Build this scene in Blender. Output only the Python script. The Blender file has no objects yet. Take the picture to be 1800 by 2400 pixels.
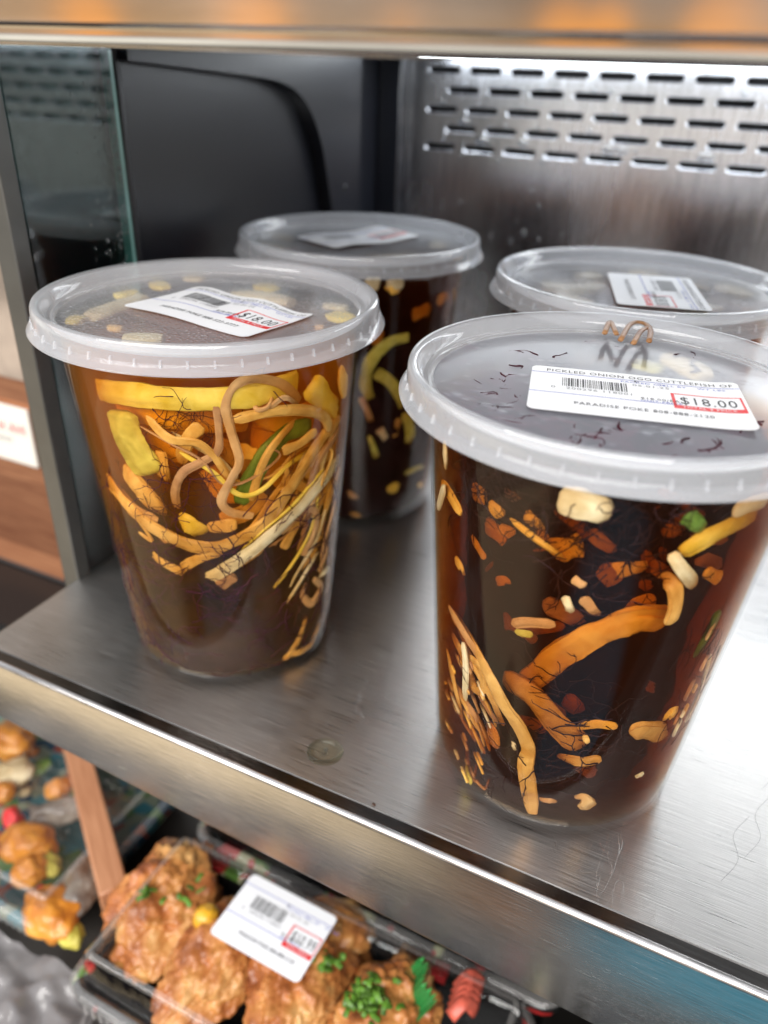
import bpy, bmesh, math, random
from mathutils import Vector, Matrix, noise
random.seed(7)
C = bpy.context.scene.collection
S = bpy.context.scene

# ------------------------------------------------------------ camera
CAM = Vector((0.24579, -0.14829, 0.20624)); FPX = 1830.24
CR = Vector((0.89970, 0.43525, 0.03277)).normalized()
CF = Vector((-0.3637, 0.7891, -0.4950)).normalized()
CU = CR.cross(CF).normalized(); CR = CF.cross(CU).normalized()
cd = bpy.data.cameras.new('camera'); co = bpy.data.objects.new('camera', cd); C.objects.link(co)
co.matrix_world = Matrix.Translation(CAM) @ Matrix((CR, CU, -CF)).transposed().to_4x4()
cd.sensor_fit = 'HORIZONTAL'; cd.sensor_width = 36; cd.lens = 36 * FPX / 1800
cd.clip_start = 0.005; cd.clip_end = 50
cd.dof.use_dof = True; cd.dof.focus_distance = 0.225; cd.dof.aperture_fstop = 10
S.camera = co

# ------------------------------------------------------------ world: the shop around the case
w = bpy.data.worlds.new('World'); S.world = w; w.use_nodes = True
nt = w.node_tree; nt.nodes.clear()
out = nt.nodes.new('ShaderNodeOutputWorld'); bg = nt.nodes.new('ShaderNodeBackground')
tc = nt.nodes.new('ShaderNodeTexCoord'); sep = nt.nodes.new('ShaderNodeSeparateXYZ')
nt.links.new(tc.outputs['Generated'], sep.inputs[0])
mr = nt.nodes.new('ShaderNodeMapRange'); mr.inputs[1].default_value = -1; mr.inputs[2].default_value = 1
nt.links.new(sep.outputs[2], mr.inputs[0])
cr = nt.nodes.new('ShaderNodeValToRGB'); nt.links.new(mr.outputs[0], cr.inputs[0])
stops = [(-1, (.06, .045, .04)), (-.7, (.055, .040, .035)), (-.32, (.05, .04, .045)), (-.165, (.03, .03, .045)), (-.125, (.80, .76, .64)),
         (-.06, (.85, .82, .72)), (-.028, (.80, .78, .72)), (-.006, (.34, .34, .36)), (.014, (.42, .30, .19)), (.05, (.50, .30, .14)), (.12, (.3, .28, .27)), (.35, (.42, .42, .43)), (.75, (.75, .77, .82)), (1, (.8, .83, .9))]
el = cr.color_ramp.elements
el[0].position = 0; el[0].color = (*stops[0][1], 1); el[1].position = 1; el[1].color = (*stops[-1][1], 1)
for z, c in stops[1:-1]:
    e = el.new((z + 1) / 2); e.color = (*c, 1)
cur = cr.outputs[0]
nz = nt.nodes.new('ShaderNodeTexNoise'); nz.inputs['Scale'].default_value = 4.0; nz.inputs['Detail'].default_value = 3
nt.links.new(tc.outputs['Generated'], nz.inputs['Vector'])
mm = nt.nodes.new('ShaderNodeMix'); mm.data_type = 'RGBA'; mm.blend_type = 'MULTIPLY'; mm.inputs[0].default_value = .8
rr = nt.nodes.new('ShaderNodeMapRange'); rr.inputs[1].default_value = .35; rr.inputs[2].default_value = .65; rr.inputs[3].default_value = .75; rr.inputs[4].default_value = 1.25
nt.links.new(nz.outputs[0], rr.inputs[0]); nt.links.new(cur, mm.inputs[6]); nt.links.new(rr.outputs[0], mm.inputs[7]); cur = mm.outputs[2]
def blob(d, a_in, a_out, col, amt=1.0):
    global cur
    d = Vector(d).normalized()
    v = nt.nodes.new('ShaderNodeVectorMath'); v.operation = 'DOT_PRODUCT'; v.inputs[1].default_value = d
    nt.links.new(tc.outputs['Generated'], v.inputs[0])
    m = nt.nodes.new('ShaderNodeMapRange'); m.interpolation_type = 'SMOOTHSTEP'
    m.inputs[1].default_value = math.cos(math.radians(a_out)); m.inputs[2].default_value = math.cos(math.radians(a_in)); m.inputs[4].default_value = amt
    nt.links.new(v.outputs['Value'], m.inputs[0])
    x = nt.nodes.new('ShaderNodeMix'); x.data_type = 'RGBA'; nt.links.new(m.outputs[0], x.inputs[0])
    nt.links.new(cur, x.inputs[6]); x.inputs[7].default_value = (*col, 1); cur = x.outputs[2]
blob((-.62, -.42, -.66), 17, 33, (1.0, .80, .52))
blob((-.36, -.5, -.78), 2, 5, (.42, .34, .24))
blob((-.08, -.55, -.83), 3, 6, (.38, .19, .09))
blob((.27, -.55, -.80), 13, 20, (.07, .30, .42))
for d, a in (((-.864, -.904, .055), 1.3), ((-.67, -.997, .0615), 1.6), ((-.50, -1.08, .066), .5), ((-.313, -1.17, .0745), 1.1), ((-.26, -1.196, .0765), 1.0), ((-.127, -1.26, .081), 1.6), ((-.05, -1.28, .03), 1.2)):
    blob(d, a, a + .8, (1.2, .50, .12))
nt.links.new(cur, bg.inputs[0]); bg.inputs[1].default_value = 1.5
nt.links.new(bg.outputs[0], out.inputs[0])

def area(name, loc, target, sx, sy, power, col):
    l = bpy.data.lights.new(name, 'AREA'); l.shape = 'RECTANGLE'; l.size = sx; l.size_y = sy; l.energy = power; l.color = col
    o = bpy.data.objects.new(name, l); C.objects.link(o); o.location = loc
    o.rotation_euler = (Vector(target) - Vector(loc)).to_track_quat('-Z', 'Y').to_euler()
    return o
area('front_fill_light', (0.15, -1.35, 1.0), (0.15, 0.1, 0.1), 2.6, .6, 56, (1, .97, .93))  # unseen fill lamp added behind the camera, set low to light lids and tubs
area('case_light', (0.30, 0.315, 0.2143), (0.30, 0.315, 0), .54, .05, .62, (.93, .97, 1))
S.view_settings.view_transform = 'Standard'; S.view_settings.look = 'None'; S.view_settings.exposure = 0.05; S.view_settings.gamma = 1
S.render.engine = 'CYCLES'
S.cycles.use_denoising = True; S.cycles.max_bounces = 9; S.cycles.diffuse_bounces = 3; S.cycles.glossy_bounces = 4; S.cycles.transparent_max_bounces = 32; S.cycles.volume_bounces = 1
S.cycles.sample_clamp_indirect = 4

# ------------------------------------------------------------ pixel helpers (photo pixels -> world points)
def ray(x, y): return (CF + CR * ((x - 900) / FPX) - CU * ((y - 1200) / FPX))
def at(x, y, ax, v):
    d = ray(x, y); k = (v - CAM[ax]) / d[ax]; return CAM + d * k

# ------------------------------------------------------------ tagging
def tag(o, label=None, cat=None, group=None, kind=None):
    if label: o['label'] = label
    if cat: o['category'] = cat
    if group: o['group'] = group
    if kind: o['kind'] = kind
    return o
def empty(name, loc, label, cat, group=None):
    o = bpy.data.objects.new(name, None); C.objects.link(o); o.location = loc; o.empty_display_size = .01
    bpy.context.view_layer.update()
    return tag(o, label, cat, group)

class MB:
    def __init__(s): s.v = []; s.f = []; s.m = []
    def add(s, vs, fs, mi=0):
        b = len(s.v); s.v += [tuple(v) for v in vs]; s.f += [tuple(b + i for i in f) for f in fs]; s.m += [mi] * len(fs); return s
    def box(s, a, b, mi=0):
        (x0, y0, z0), (x1, y1, z1) = a, b
        v = [(x0,y0,z0),(x1,y0,z0),(x1,y1,z0),(x0,y1,z0),(x0,y0,z1),(x1,y0,z1),(x1,y1,z1),(x0,y1,z1)]
        return s.add(v, [(0,3,2,1),(4,5,6,7),(0,1,5,4),(1,2,6,5),(2,3,7,6),(3,0,4,7)], mi)
    def lathe(s, prof, n=96, c=(0, 0, 0), closed=True, mi=0, capped=False):
        vs = []; m = len(prof)
        for i in range(n):
            a = 2 * math.pi * i / n
            for r, z in prof: vs.append((c[0] + r * math.cos(a), c[1] + r * math.sin(a), c[2] + z))
        fs = []
        for i in range(n):
            j = (i + 1) % n
            for k in range(m if closed else m - 1):
                l = (k + 1) % m
                fs.append((i*m+k, j*m+k, j*m+l, i*m+l))
        if capped:
            fs.append(tuple(i*m for i in range(n))[::-1]); fs.append(tuple(i*m+m-1 for i in range(n)))
        return s.add(vs, fs, mi)
    def tube(s, pts, wids, ths, normals, n=10, mi=0, sq=2.0, ridge=None):
        # swept section: wide axis across the normal, thickness along it
        vs = []; N = len(pts)
        for i, p in enumerate(pts):
            t = (pts[min(i+1, N-1)] - pts[max(i-1, 0)]); t = t.normalized() if t.length > 1e-9 else Vector((0,0,1))
            nn = normals[i]; b = t.cross(nn); b = b.normalized() if b.length > 1e-9 else Vector((1,0,0)); nn = b.cross(t).normalized()
            for k in range(n):
                a = 2*math.pi*k/n; ca, sa = math.cos(a), math.sin(a)
                ca = math.copysign(abs(ca)**(2/sq), ca); sa = math.copysign(abs(sa)**(2/sq), sa)
                g = 1.0
                if ridge: g = 1+ridge[0]*noise.noise(Vector((k*1.9+ridge[1], i*.035, ridge[1])))
                vs.append(p + b*(ca*wids[i]/2*g) + nn*(sa*ths[i]/2*g))
        fs = []
        for i in range(N-1):
            for k in range(n):
                l = (k+1) % n; fs.append((i*n+k, i*n+l, (i+1)*n+l, (i+1)*n+k))
        fs.append(tuple(range(n))[::-1]); fs.append(tuple((N-1)*n+k for k in range(n)))
        return s.add(vs, fs, mi)
    def build(s, name, mats, parent=None, smooth=False, angle=None):
        used = sorted({i for f in s.f for i in f})
        if len(used) < len(s.v):
            mp_ = {u: k for k, u in enumerate(used)}; s.v = [s.v[u] for u in used]; s.f = [tuple(mp_[i] for i in f) for f in s.f]
        me = bpy.data.meshes.new(name); me.from_pydata(s.v, [], s.f)
        for m in (mats if isinstance(mats, (list, tuple)) else [mats]): me.materials.append(m)
        for p, mi in zip(me.polygons, s.m): p.material_index = mi; p.use_smooth = smooth
        me.update(); me.validate()
        if smooth and angle is not None: me.set_sharp_from_angle(angle=math.radians(angle))
        return link(name, me, parent)
def link(name, me, parent=None):
    o = bpy.data.objects.new(name, me); C.objects.link(o)
    if parent is not None:
        o.parent = parent; o.matrix_parent_inverse = parent.matrix_world.inverted()
    return o
def bevel(o, w, seg=3, ang=40):
    m = o.modifiers.new('b', 'BEVEL'); m.width = w; m.segments = seg; m.limit_method = 'ANGLE'; m.angle_limit = math.radians(ang); m.harden_normals = False
    for p in o.data.polygons: p.use_smooth = True
    o.data.set_sharp_from_angle(angle=math.radians(50))
    return o
def catmull(P, per=6):
    P = [Vector(p) for p in P]
    if len(P) == 2: P = [P[0], (P[0]+P[1])/2, P[1]]
    Q = [P[0]*2-P[1]] + P + [P[-1]*2-P[-2]]; o = []
    for i in range(1, len(Q)-2):
        for k in range(per):
            t = k/per; a, b, c, d = Q[i-1], Q[i], Q[i+1], Q[i+2]
            o.append(.5*((2*b)+(c-a)*t+(2*a-5*b+4*c-d)*t*t+(3*b-a-3*c+d)*t**3))
    o.append(P[-1]); return o

# ------------------------------------------------------------ materials
def mat(name):
    m = bpy.data.materials.new(name); m.use_nodes = True; t = m.node_tree
    return m, t, t.nodes['Principled BSDF'], t.nodes['Material Output']
def N(t, typ, **k):
    n = t.nodes.new(typ)
    for a, b in k.items(): setattr(n, a, b)
    return n
def noise_tex(t, scale, detail=4, vec=(1,1,1), coord='Object', rot=(0,0,0), dist=0):
    tc = N(t, 'ShaderNodeTexCoord'); mp = N(t, 'ShaderNodeMapping'); mp.inputs['Scale'].default_value = vec; mp.inputs['Rotation'].default_value = rot
    t.links.new(tc.outputs[coord], mp.inputs[0]); n = N(t, 'ShaderNodeTexNoise')
    n.inputs['Scale'].default_value = scale; n.inputs['Detail'].default_value = detail; n.inputs['Distortion'].default_value = dist
    t.links.new(mp.outputs[0], n.inputs['Vector']); return n.outputs[0]
def ramp(t, src, stops, mode='LINEAR'):
    r = N(t, 'ShaderNodeValToRGB'); r.color_ramp.interpolation = mode; e = r.color_ramp.elements
    while len(e) > 1: e.remove(e[-1])
    e[0].position = stops[0][0]; e[0].color = (*stops[0][1], 1)
    for p, c in stops[1:]:
        q = e.new(p); q.color = (*c, 1)
    t.links.new(src, r.inputs[0]); return r.outputs[0]
def mrange(t, src, a, b, c, d):
    m = N(t, 'ShaderNodeMapRange')
    for i, v in enumerate((a, b, c, d)): m.inputs[i+1].default_value = v
    t.links.new(src, m.inputs[0]); return m.outputs[0]
def bump(t, p, src, strength, dist):
    b = N(t, 'ShaderNodeBump'); b.inputs['Strength'].default_value = strength; b.inputs['Distance'].default_value = dist
    t.links.new(src, b.inputs['Height']); t.links.new(b.outputs[0], p.inputs['Normal'])

def solid(name, col, rough=.5, metal=0, spec=.5, var=0, vscale=30, bmp=0, bscale=200, coat=0, sss=0):
    m, t, p, o = mat(name)
    p.inputs['Roughness'].default_value = rough; p.inputs['Metallic'].default_value = metal; p.inputs['Specular IOR Level'].default_value = spec
    p.inputs['Coat Weight'].default_value = coat; p.inputs['Coat Roughness'].default_value = .05
    if var:
        n = noise_tex(t, vscale, 5)
        c = ramp(t, n, [(.3, tuple(max(0, x*(1-var)) for x in col)), (.7, tuple(min(1, x*(1+var)) for x in col))])
        t.links.new(c, p.inputs['Base Color'])
    else: p.inputs['Base Color'].default_value = (*col, 1)
    if bmp: bump(t, p, noise_tex(t, bscale, 5), bmp, .0005)
    if sss:
        p.inputs['Subsurface Weight'].default_value = sss; p.inputs['Subsurface Radius'].default_value = (1, .6, .3); p.inputs['Subsurface Scale'].default_value = .002
    return m

def steel(name, base=(.60, .59, .58), rough=.24, aniso=.75, axis='X', tangent='X', scr=True, vec=(3, 90, 90), rvar=.1, bstr=.08):
    m, t, p, o = mat(name)
    p.inputs['Metallic'].default_value = 1
    fine = noise_tex(t, 26, 8, vec)
    blot = noise_tex(t, 14, 4, (1, 1, 1), dist=.5)
    c1 = ramp(t, fine, [(.3, tuple(x*.80 for x in base)), (.7, tuple(min(1, x*1.13) for x in base))])
    mx = N(t, 'ShaderNodeMix', data_type='RGBA', blend_type='MULTIPLY'); mx.inputs[0].default_value = 1
    c2 = ramp(t, blot, [(.3, (.84, .84, .84)), (.62, (1, 1, 1))])
    t.links.new(c1, mx.inputs[6]); t.links.new(c2, mx.inputs[7]); t.links.new(mx.outputs[2], p.inputs['Base Color'])
    a = mrange(t, fine, .3, .7, rough-rvar*.4, rough+rvar*.5)
    b = mrange(t, blot, .3, .7, -.03, .05); ad = N(t, 'ShaderNodeMath', operation='ADD'); t.links.new(a, ad.inputs[0]); t.links.new(b, ad.inputs[1])
    t.links.new(ad.outputs[0], p.inputs['Roughness'])
    p.inputs['Anisotropic'].default_value = aniso
    tg = N(t, 'ShaderNodeCombineXYZ'); tv = {'X': (1,0,0), 'Y': (0,1,0), 'Z': (0,0,1)}[tangent]
    for i in range(3): tg.inputs[i].default_value = tv[i]
    t.links.new(tg.outputs[0], p.inputs['Tangent'])
    if scr:
        # hair scratches and smudges
        tc = N(t, 'ShaderNodeTexCoord'); mp = N(t, 'ShaderNodeMapping'); mp.inputs['Scale'].default_value = (60, 14, 30); mp.inputs['Rotation'].default_value = (0, 0, .5)
        t.links.new(tc.outputs['Object'], mp.inputs[0]); v = N(t, 'ShaderNodeTexVoronoi', feature='DISTANCE_TO_EDGE'); v.inputs['Scale'].default_value = 1.2
        nn = N(t, 'ShaderNodeTexNoise'); nn.inputs['Scale'].default_value = 1.5; t.links.new(mp.outputs[0], nn.inputs[0])
        vm = N(t, 'ShaderNodeVectorMath', operation='MULTIPLY_ADD'); vm.inputs[1].default_value = (2, 2, 2); t.links.new(nn.outputs[1], vm.inputs[0]); t.links.new(mp.outputs[0], vm.inputs[2])
        t.links.new(vm.outputs[0], v.inputs['Vector'])
        s = mrange(t, v.outputs[0], 0, .006, 0, 1)
        ms = mrange(t, noise_tex(t, 22, 2), .50, .62, 1, 0)
        mxx = N(t, 'ShaderNodeMath', operation='MAXIMUM'); t.links.new(s, mxx.inputs[0]); t.links.new(ms, mxx.inputs[1])
        mb = N(t, 'ShaderNodeMath', operation='MULTIPLY_ADD'); mb.inputs[1].default_value = .7; t.links.new(mxx.outputs[0], mb.inputs[0]); t.links.new(fine, mb.inputs[2])
        bump(t, p, mb.outputs[0], bstr, .0004)
    else: bump(t, p, fine, bstr, .0004)
    return m

def schlick(t, f0, normal=None):
    lw = N(t, 'ShaderNodeLayerWeight'); lw.inputs['Blend'].default_value = .5
    if normal is not None: t.links.new(normal, lw.inputs['Normal'])
    pw = N(t, 'ShaderNodeMath', operation='POWER'); pw.inputs[1].default_value = 5; t.links.new(lw.outputs['Facing'], pw.inputs[0])
    ma = N(t, 'ShaderNodeMath', operation='MULTIPLY_ADD'); ma.inputs[1].default_value = 1-f0; ma.inputs[2].default_value = f0
    t.links.new(pw.outputs[0], ma.inputs[0]); return ma.outputs[0]
def plastic(name, col, alpha, rough=.25, edge=.5, transl=.35, tint=(1,1,1), drops=0, bstr=0, dadd=.30, grough=None):
    """thin translucent polypropylene or clear film: transparent mixed with a lit surface"""
    m, t, p, o = mat(name)
    p.inputs['Base Color'].default_value = (*col, 1); p.inputs['Roughness'].default_value = rough; p.inputs['IOR'].default_value = 1.49
    tr = N(t, 'ShaderNodeBsdfTransparent'); tr.inputs[0].default_value = (*tint, 1)
    tl = N(t, 'ShaderNodeBsdfTranslucent'); tl.inputs[0].default_value = (*col, 1)
    a = N(t, 'ShaderNodeMixShader'); a.inputs[0].default_value = transl; t.links.new(p.outputs[0], a.inputs[1]); t.links.new(tl.outputs[0], a.inputs[2])
    f = mrange(t, schlick(t, 0), 0, 1, alpha, 1)
    if drops or bstr:
        if drops:
            tc = N(t, 'ShaderNodeTexCoord'); v = N(t, 'ShaderNodeTexVoronoi'); v.inputs['Scale'].default_value = drops; t.links.new(tc.outputs['Object'], v.inputs['Vector'])
            h = mrange(t, v.outputs['Distance'], 0, .5, 1, 0)
            big = mrange(t, noise_tex(t, 55, 4), .38, .62, 0, 1)
            mu = N(t, 'ShaderNodeMath', operation='MULTIPLY'); t.links.new(h, mu.inputs[0]); t.links.new(big, mu.inputs[1])
            bump(t, p, mu.outputs[0], .8 if dadd > .2 else .25, .0006)
            add = mrange(t, mu.outputs[0], .15, .75, 0, dadd)
            ad = N(t, 'ShaderNodeMath', operation='ADD', use_clamp=True); t.links.new(f, ad.inputs[0]); t.links.new(add, ad.inputs[1]); f = ad.outputs[0]
        else: bump(t, p, noise_tex(t, 60, 4), bstr, .001)
    mx = N(t, 'ShaderNodeMixShader'); t.links.new(f, mx.inputs[0]); t.links.new(tr.outputs[0], mx.inputs[1]); t.links.new(a.outputs[0], mx.inputs[2])
    gl = N(t, 'ShaderNodeBsdfGlossy'); gl.inputs['Roughness'].default_value = grough or rough*.6
    m2 = N(t, 'ShaderNodeMixShader'); t.links.new(mrange(t, schlick(t, .035), 0, 1, 0, .8), m2.inputs[0]); t.links.new(mx.outputs[0], m2.inputs[1]); t.links.new(gl.outputs[0], m2.inputs[2])
    t.links.new(m2.outputs[0], o.inputs[0])
    return m
def clear(name, tint=(1,1,1), rough=.03, ior=1.5, extra=0.0, bstr=0, bsc=40, half=False):
    """thin clear sheet: transparent body, fresnel reflection"""
    m, t, p, o = mat(name); t.nodes.remove(p)
    tr = N(t, 'ShaderNodeBsdfTransparent'); tr.inputs[0].default_value = (*tint, 1)
    gl = N(t, 'ShaderNodeBsdfGlossy'); gl.inputs['Roughness'].default_value = rough
    nrm = None
    if bstr:
        b = N(t, 'ShaderNodeBump'); b.inputs['Strength'].default_value = bstr; b.inputs['Distance'].default_value = .002
        t.links.new(noise_tex(t, bsc, 3), b.inputs['Height']); t.links.new(b.outputs[0], gl.inputs['Normal']); nrm = b.outputs[0]
    ad = N(t, 'ShaderNodeMath', operation='ADD', use_clamp=True); ad.inputs[1].default_value = extra; fs = schlick(t, ((ior-1)/(ior+1))**2, nrm)
    if half: fs = mrange(t, fs, 0, 1, 0, .38)
    t.links.new(fs, ad.inputs[0])
    mx = N(t, 'ShaderNodeMixShader'); t.links.new(ad.outputs[0], mx.inputs[0]); t.links.new(tr.outputs[0], mx.inputs[1]); t.links.new(gl.outputs[0], mx.inputs[2])
    t.links.new(mx.outputs[0], o.inputs[0]); return m
def brine_mat(name, col, dens, scol, sdens):
    m, t, p, o = mat(name); t.nodes.remove(p)
    tr = N(t, 'ShaderNodeBsdfTransparent'); t.links.new(tr.outputs[0], o.inputs[0])
    va = N(t, 'ShaderNodeVolumeAbsorption'); va.inputs[0].default_value = (*col, 1); va.inputs[1].default_value = dens
    vs_ = N(t, 'ShaderNodeVolumeScatter'); vs_.inputs[0].default_value = (*scol, 1); vs_.inputs[1].default_value = sdens; vs_.inputs['Anisotropy'].default_value = .3
    ad = N(t, 'ShaderNodeAddShader'); t.links.new(va.outputs[0], ad.inputs[0]); t.links.new(vs_.outputs[0], ad.inputs[1])
    t.links.new(ad.outputs[0], o.inputs['Volume']); return m
def veg(name, a, b, rough=.35, fib=True):
    m, t, p, o = mat(name)
    n = noise_tex(t, 160, 5, (1, 1, 1), dist=.6); c = ramp(t, n, [(.32, a), (.66, b)]); big = ramp(t, noise_tex(t, 28, 3), [(.35, (.62, .52, .42)), (.6, (1, 1, 1))])
    mx = N(t, 'ShaderNodeMix', data_type='RGBA', blend_type='MULTIPLY'); mx.inputs[0].default_value = .8; t.links.new(c, mx.inputs[6]); t.links.new(big, mx.inputs[7]); t.links.new(mx.outputs[2], p.inputs['Base Color'])
    p.inputs['Roughness'].default_value = rough; p.inputs['Specular IOR Level'].default_value = .18
    bump(t, p, noise_tex(t, 700, 4), .35, .0003); return m

M = {}
M['steel'] = steel('brushed_steel', base=(.61, .59, .565), vec=(2, 110, 110), rough=.30, aniso=.75, tangent='Y', bstr=.22)
M['steel_front'] = steel('brushed_steel_front', base=(.56, .54, .52), rough=.20, aniso=.7, vec=(3, 80, 80), scr=False, bstr=.15, tangent='Z')
M['steel_back'] = steel('brushed_steel_back', base=(.74, .77, .84), rough=.24, aniso=.2, vec=(40, 2, 2), tangent='X', bstr=.03, scr=False, rvar=.04)
M['steel_canopy'] = steel('canopy_steel', base=(.60, .58, .56), rough=.10, aniso=.2, vec=(.5, 3, 3), tangent='Z', scr=False, bstr=0, rvar=0)
M['steel_under'] = solid('canopy_underside_paint', (.60, .62, .66), .5, metal=0)
M['black'] = solid('satin_black_coating', (.008, .009, .013), .28, spec=.6, bmp=.15, bscale=900)
M['blackgloss'] = solid('gloss_black_plastic', (.012, .012, .015), .15, spec=.6)
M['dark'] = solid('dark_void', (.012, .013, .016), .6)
M['gasket'] = solid('black_rubber', (.012, .013, .016), .35)
M['postmetal'] = solid('grey_metal_post', (.11, .11, .105), .34, metal=.6, var=.1, vscale=60)
M['glass'] = clear('side_glass', (.66, .78, .77), .03, 1.5, .07)
M['glassedge'] = solid('green_glass_edge', (.20, .40, .37), .12, spec=.8, var=.15)
M['pp'] = plastic('translucent_lid_plastic', (.92, .95, 1.0), .25, .10, .45, .35)
M['panelA'] = plastic('lid_panel_condensation', (.86, .89, .95), .26, .12, .30, .3, drops=700)
M['panelB'] = plastic('lid_panel_frosted', (.74, .77, .90), .20, .16, .40, .3, drops=240, dadd=.12, grough=.34)
M['body'] = clear('clear_tub_plastic', (.985, .985, .985), .02, 1.5, .0, half=True)
M['paper'] = solid('label_paper', (.86, .87, .90), .45, spec=.4)
M['ink'] = solid('black_ink', (.03, .03, .035), .6)
M['inkgrey'] = solid('faded_ink', (.20, .20, .22), .6)
M['blue'] = solid('blue_ink', (.09, .12, .50), .6)
M['red'] = solid('red_ink', (.75, .035, .04), .5)
M['white'] = solid('white_ink', (.80, .80, .82), .5)

# ------------------------------------------------------------ steel shelf
X1 = .62; YB = .372
sh = empty('steel_shelf', (.3, .18, 0), 'brushed stainless steel shelf with rolled front edge under the four pickle tubs', 'shelf')
prof = [(YB-.002, 0.0), (.03, 0.0), (.0062, 0.0)]
R0 = .0045
mb = MB(); pr = [(YB-.002, 0), (.2, 0), (.06, 0), (.02, 0), (.0066, 0), (.0062, -.0003), (.0024, -.0003), (.0021, -.0001)]
R0 = .0021; NB = 5
for k in range(0, 11):
    a = math.pi/2 * k/10; pr.append((.0021 - R0*math.sin(a), -.0018 + .0018*math.cos(a)))
def fas(x): return -.0315 - .013*x/.22   # lower edge of the front face
nx = 40; xs = [X1*i/nx for i in range(nx+1)]
vs = []; P = len(pr) + 3
for x in xs:
    for (y, z) in pr: vs.append((x, y, z))
    zb = fas(x); vs += [(x, 0, zb+.0012), (x, .0006, zb), (x, .004, zb)]
mb.add(vs, [(i*P+k, i*P+k+1, (i+1)*P+k+1, (i+1)*P+k) for i in range(nx) for k in range(P-4)][:0], 0)
top = MB(); top.add(vs, [(i*P+k, i*P+k+1, (i+1)*P+k+1, (i+1)*P+k) for i in range(nx) for k in range(0, 4)], 0)
top.build('shelf_plate', M['steel'], sh, True)
MB().add(vs, [(i*P+k, i*P+k+1, (i+1)*P+k+1, (i+1)*P+k) for i in range(nx) for k in range(4, 7)], 0).build('edge_reflection_band', steel('dark_reflection_steel', base=(.20, .19, .18), rough=.2, aniso=.5, scr=False, bstr=.05), sh, False)  # dark reflection along the front edge, put into the colour of this strip
fr_ = MB(); fr_.add(vs, [(i*P+k, i*P+k+1, (i+1)*P+k+1, (i+1)*P+k) for i in range(nx) for k in range(7, P-1)], 0)
fr_.build('front_edge', M['steel_front'], sh, True)
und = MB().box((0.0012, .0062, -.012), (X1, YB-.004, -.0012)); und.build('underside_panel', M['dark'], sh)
MB().box((-.0010, .004, -.030), (.0006, YB-.004, -.0004)).build('side_edge', M['steel_front'], sh)

# small things lying on the shelf
o = MB(); o.lathe([(0.0001, .0002), (.0045, .00022), (.0062, .00018), (.0064, .00005), (0.0001, .00005)], 48, (0, 0, 0), True)
d0 = at(762, 1762, 2, 0)
dr = o.build('sauce_drip', plastic('dried_drip', (.30, .28, .20), .0, .5, .2, 0, tint=(.985, .985, .94)), None, True); dr.location = d0
tag(dr, 'round pale dried sauce spot on the steel between the two front tubs', 'sauce spot')
b = MB(); crumb = at(878, 1887, 2, 0); pts = []
for k in range(5): b.lathe([(.0001, -.0004), (.0004, 0), (.0001, .0005)], 6, (random.uniform(-.0006, .0006), random.uniform(-.0005, .0005), .0004), False)
o = b.build('food_crumb', solid('crumb_brown', (.06, .03, .02), .6)); o.location = crumb
tag(o, 'tiny dark brown crumb lying near the shelf front edge', 'crumb')
for i, q in enumerate(((1785, 1850), (1745, 2010), (1690, 2065))):
    p0 = at(*q, 2, .00025); pts = catmull([p0, p0+Vector((.004, .010, 0)), p0+Vector((.002, .019, 0)), p0+Vector((.006, .029, .0))], 6)
    b = MB().tube(pts, [.00006]*len(pts), [.00006]*len(pts), [Vector((0,0,1))]*len(pts), 5)
    o = b.build('hair_fibre', M['ink'])
    tag(o, ['fine dark hair fibre lying on the steel, farthest back by the right frame edge', 'fine dark hair fibre on the steel, middle one of three at right', 'fine dark hair fibre nearest the shelf front edge at right'][i], 'fibre', 'hair fibres on the steel shelf')

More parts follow.
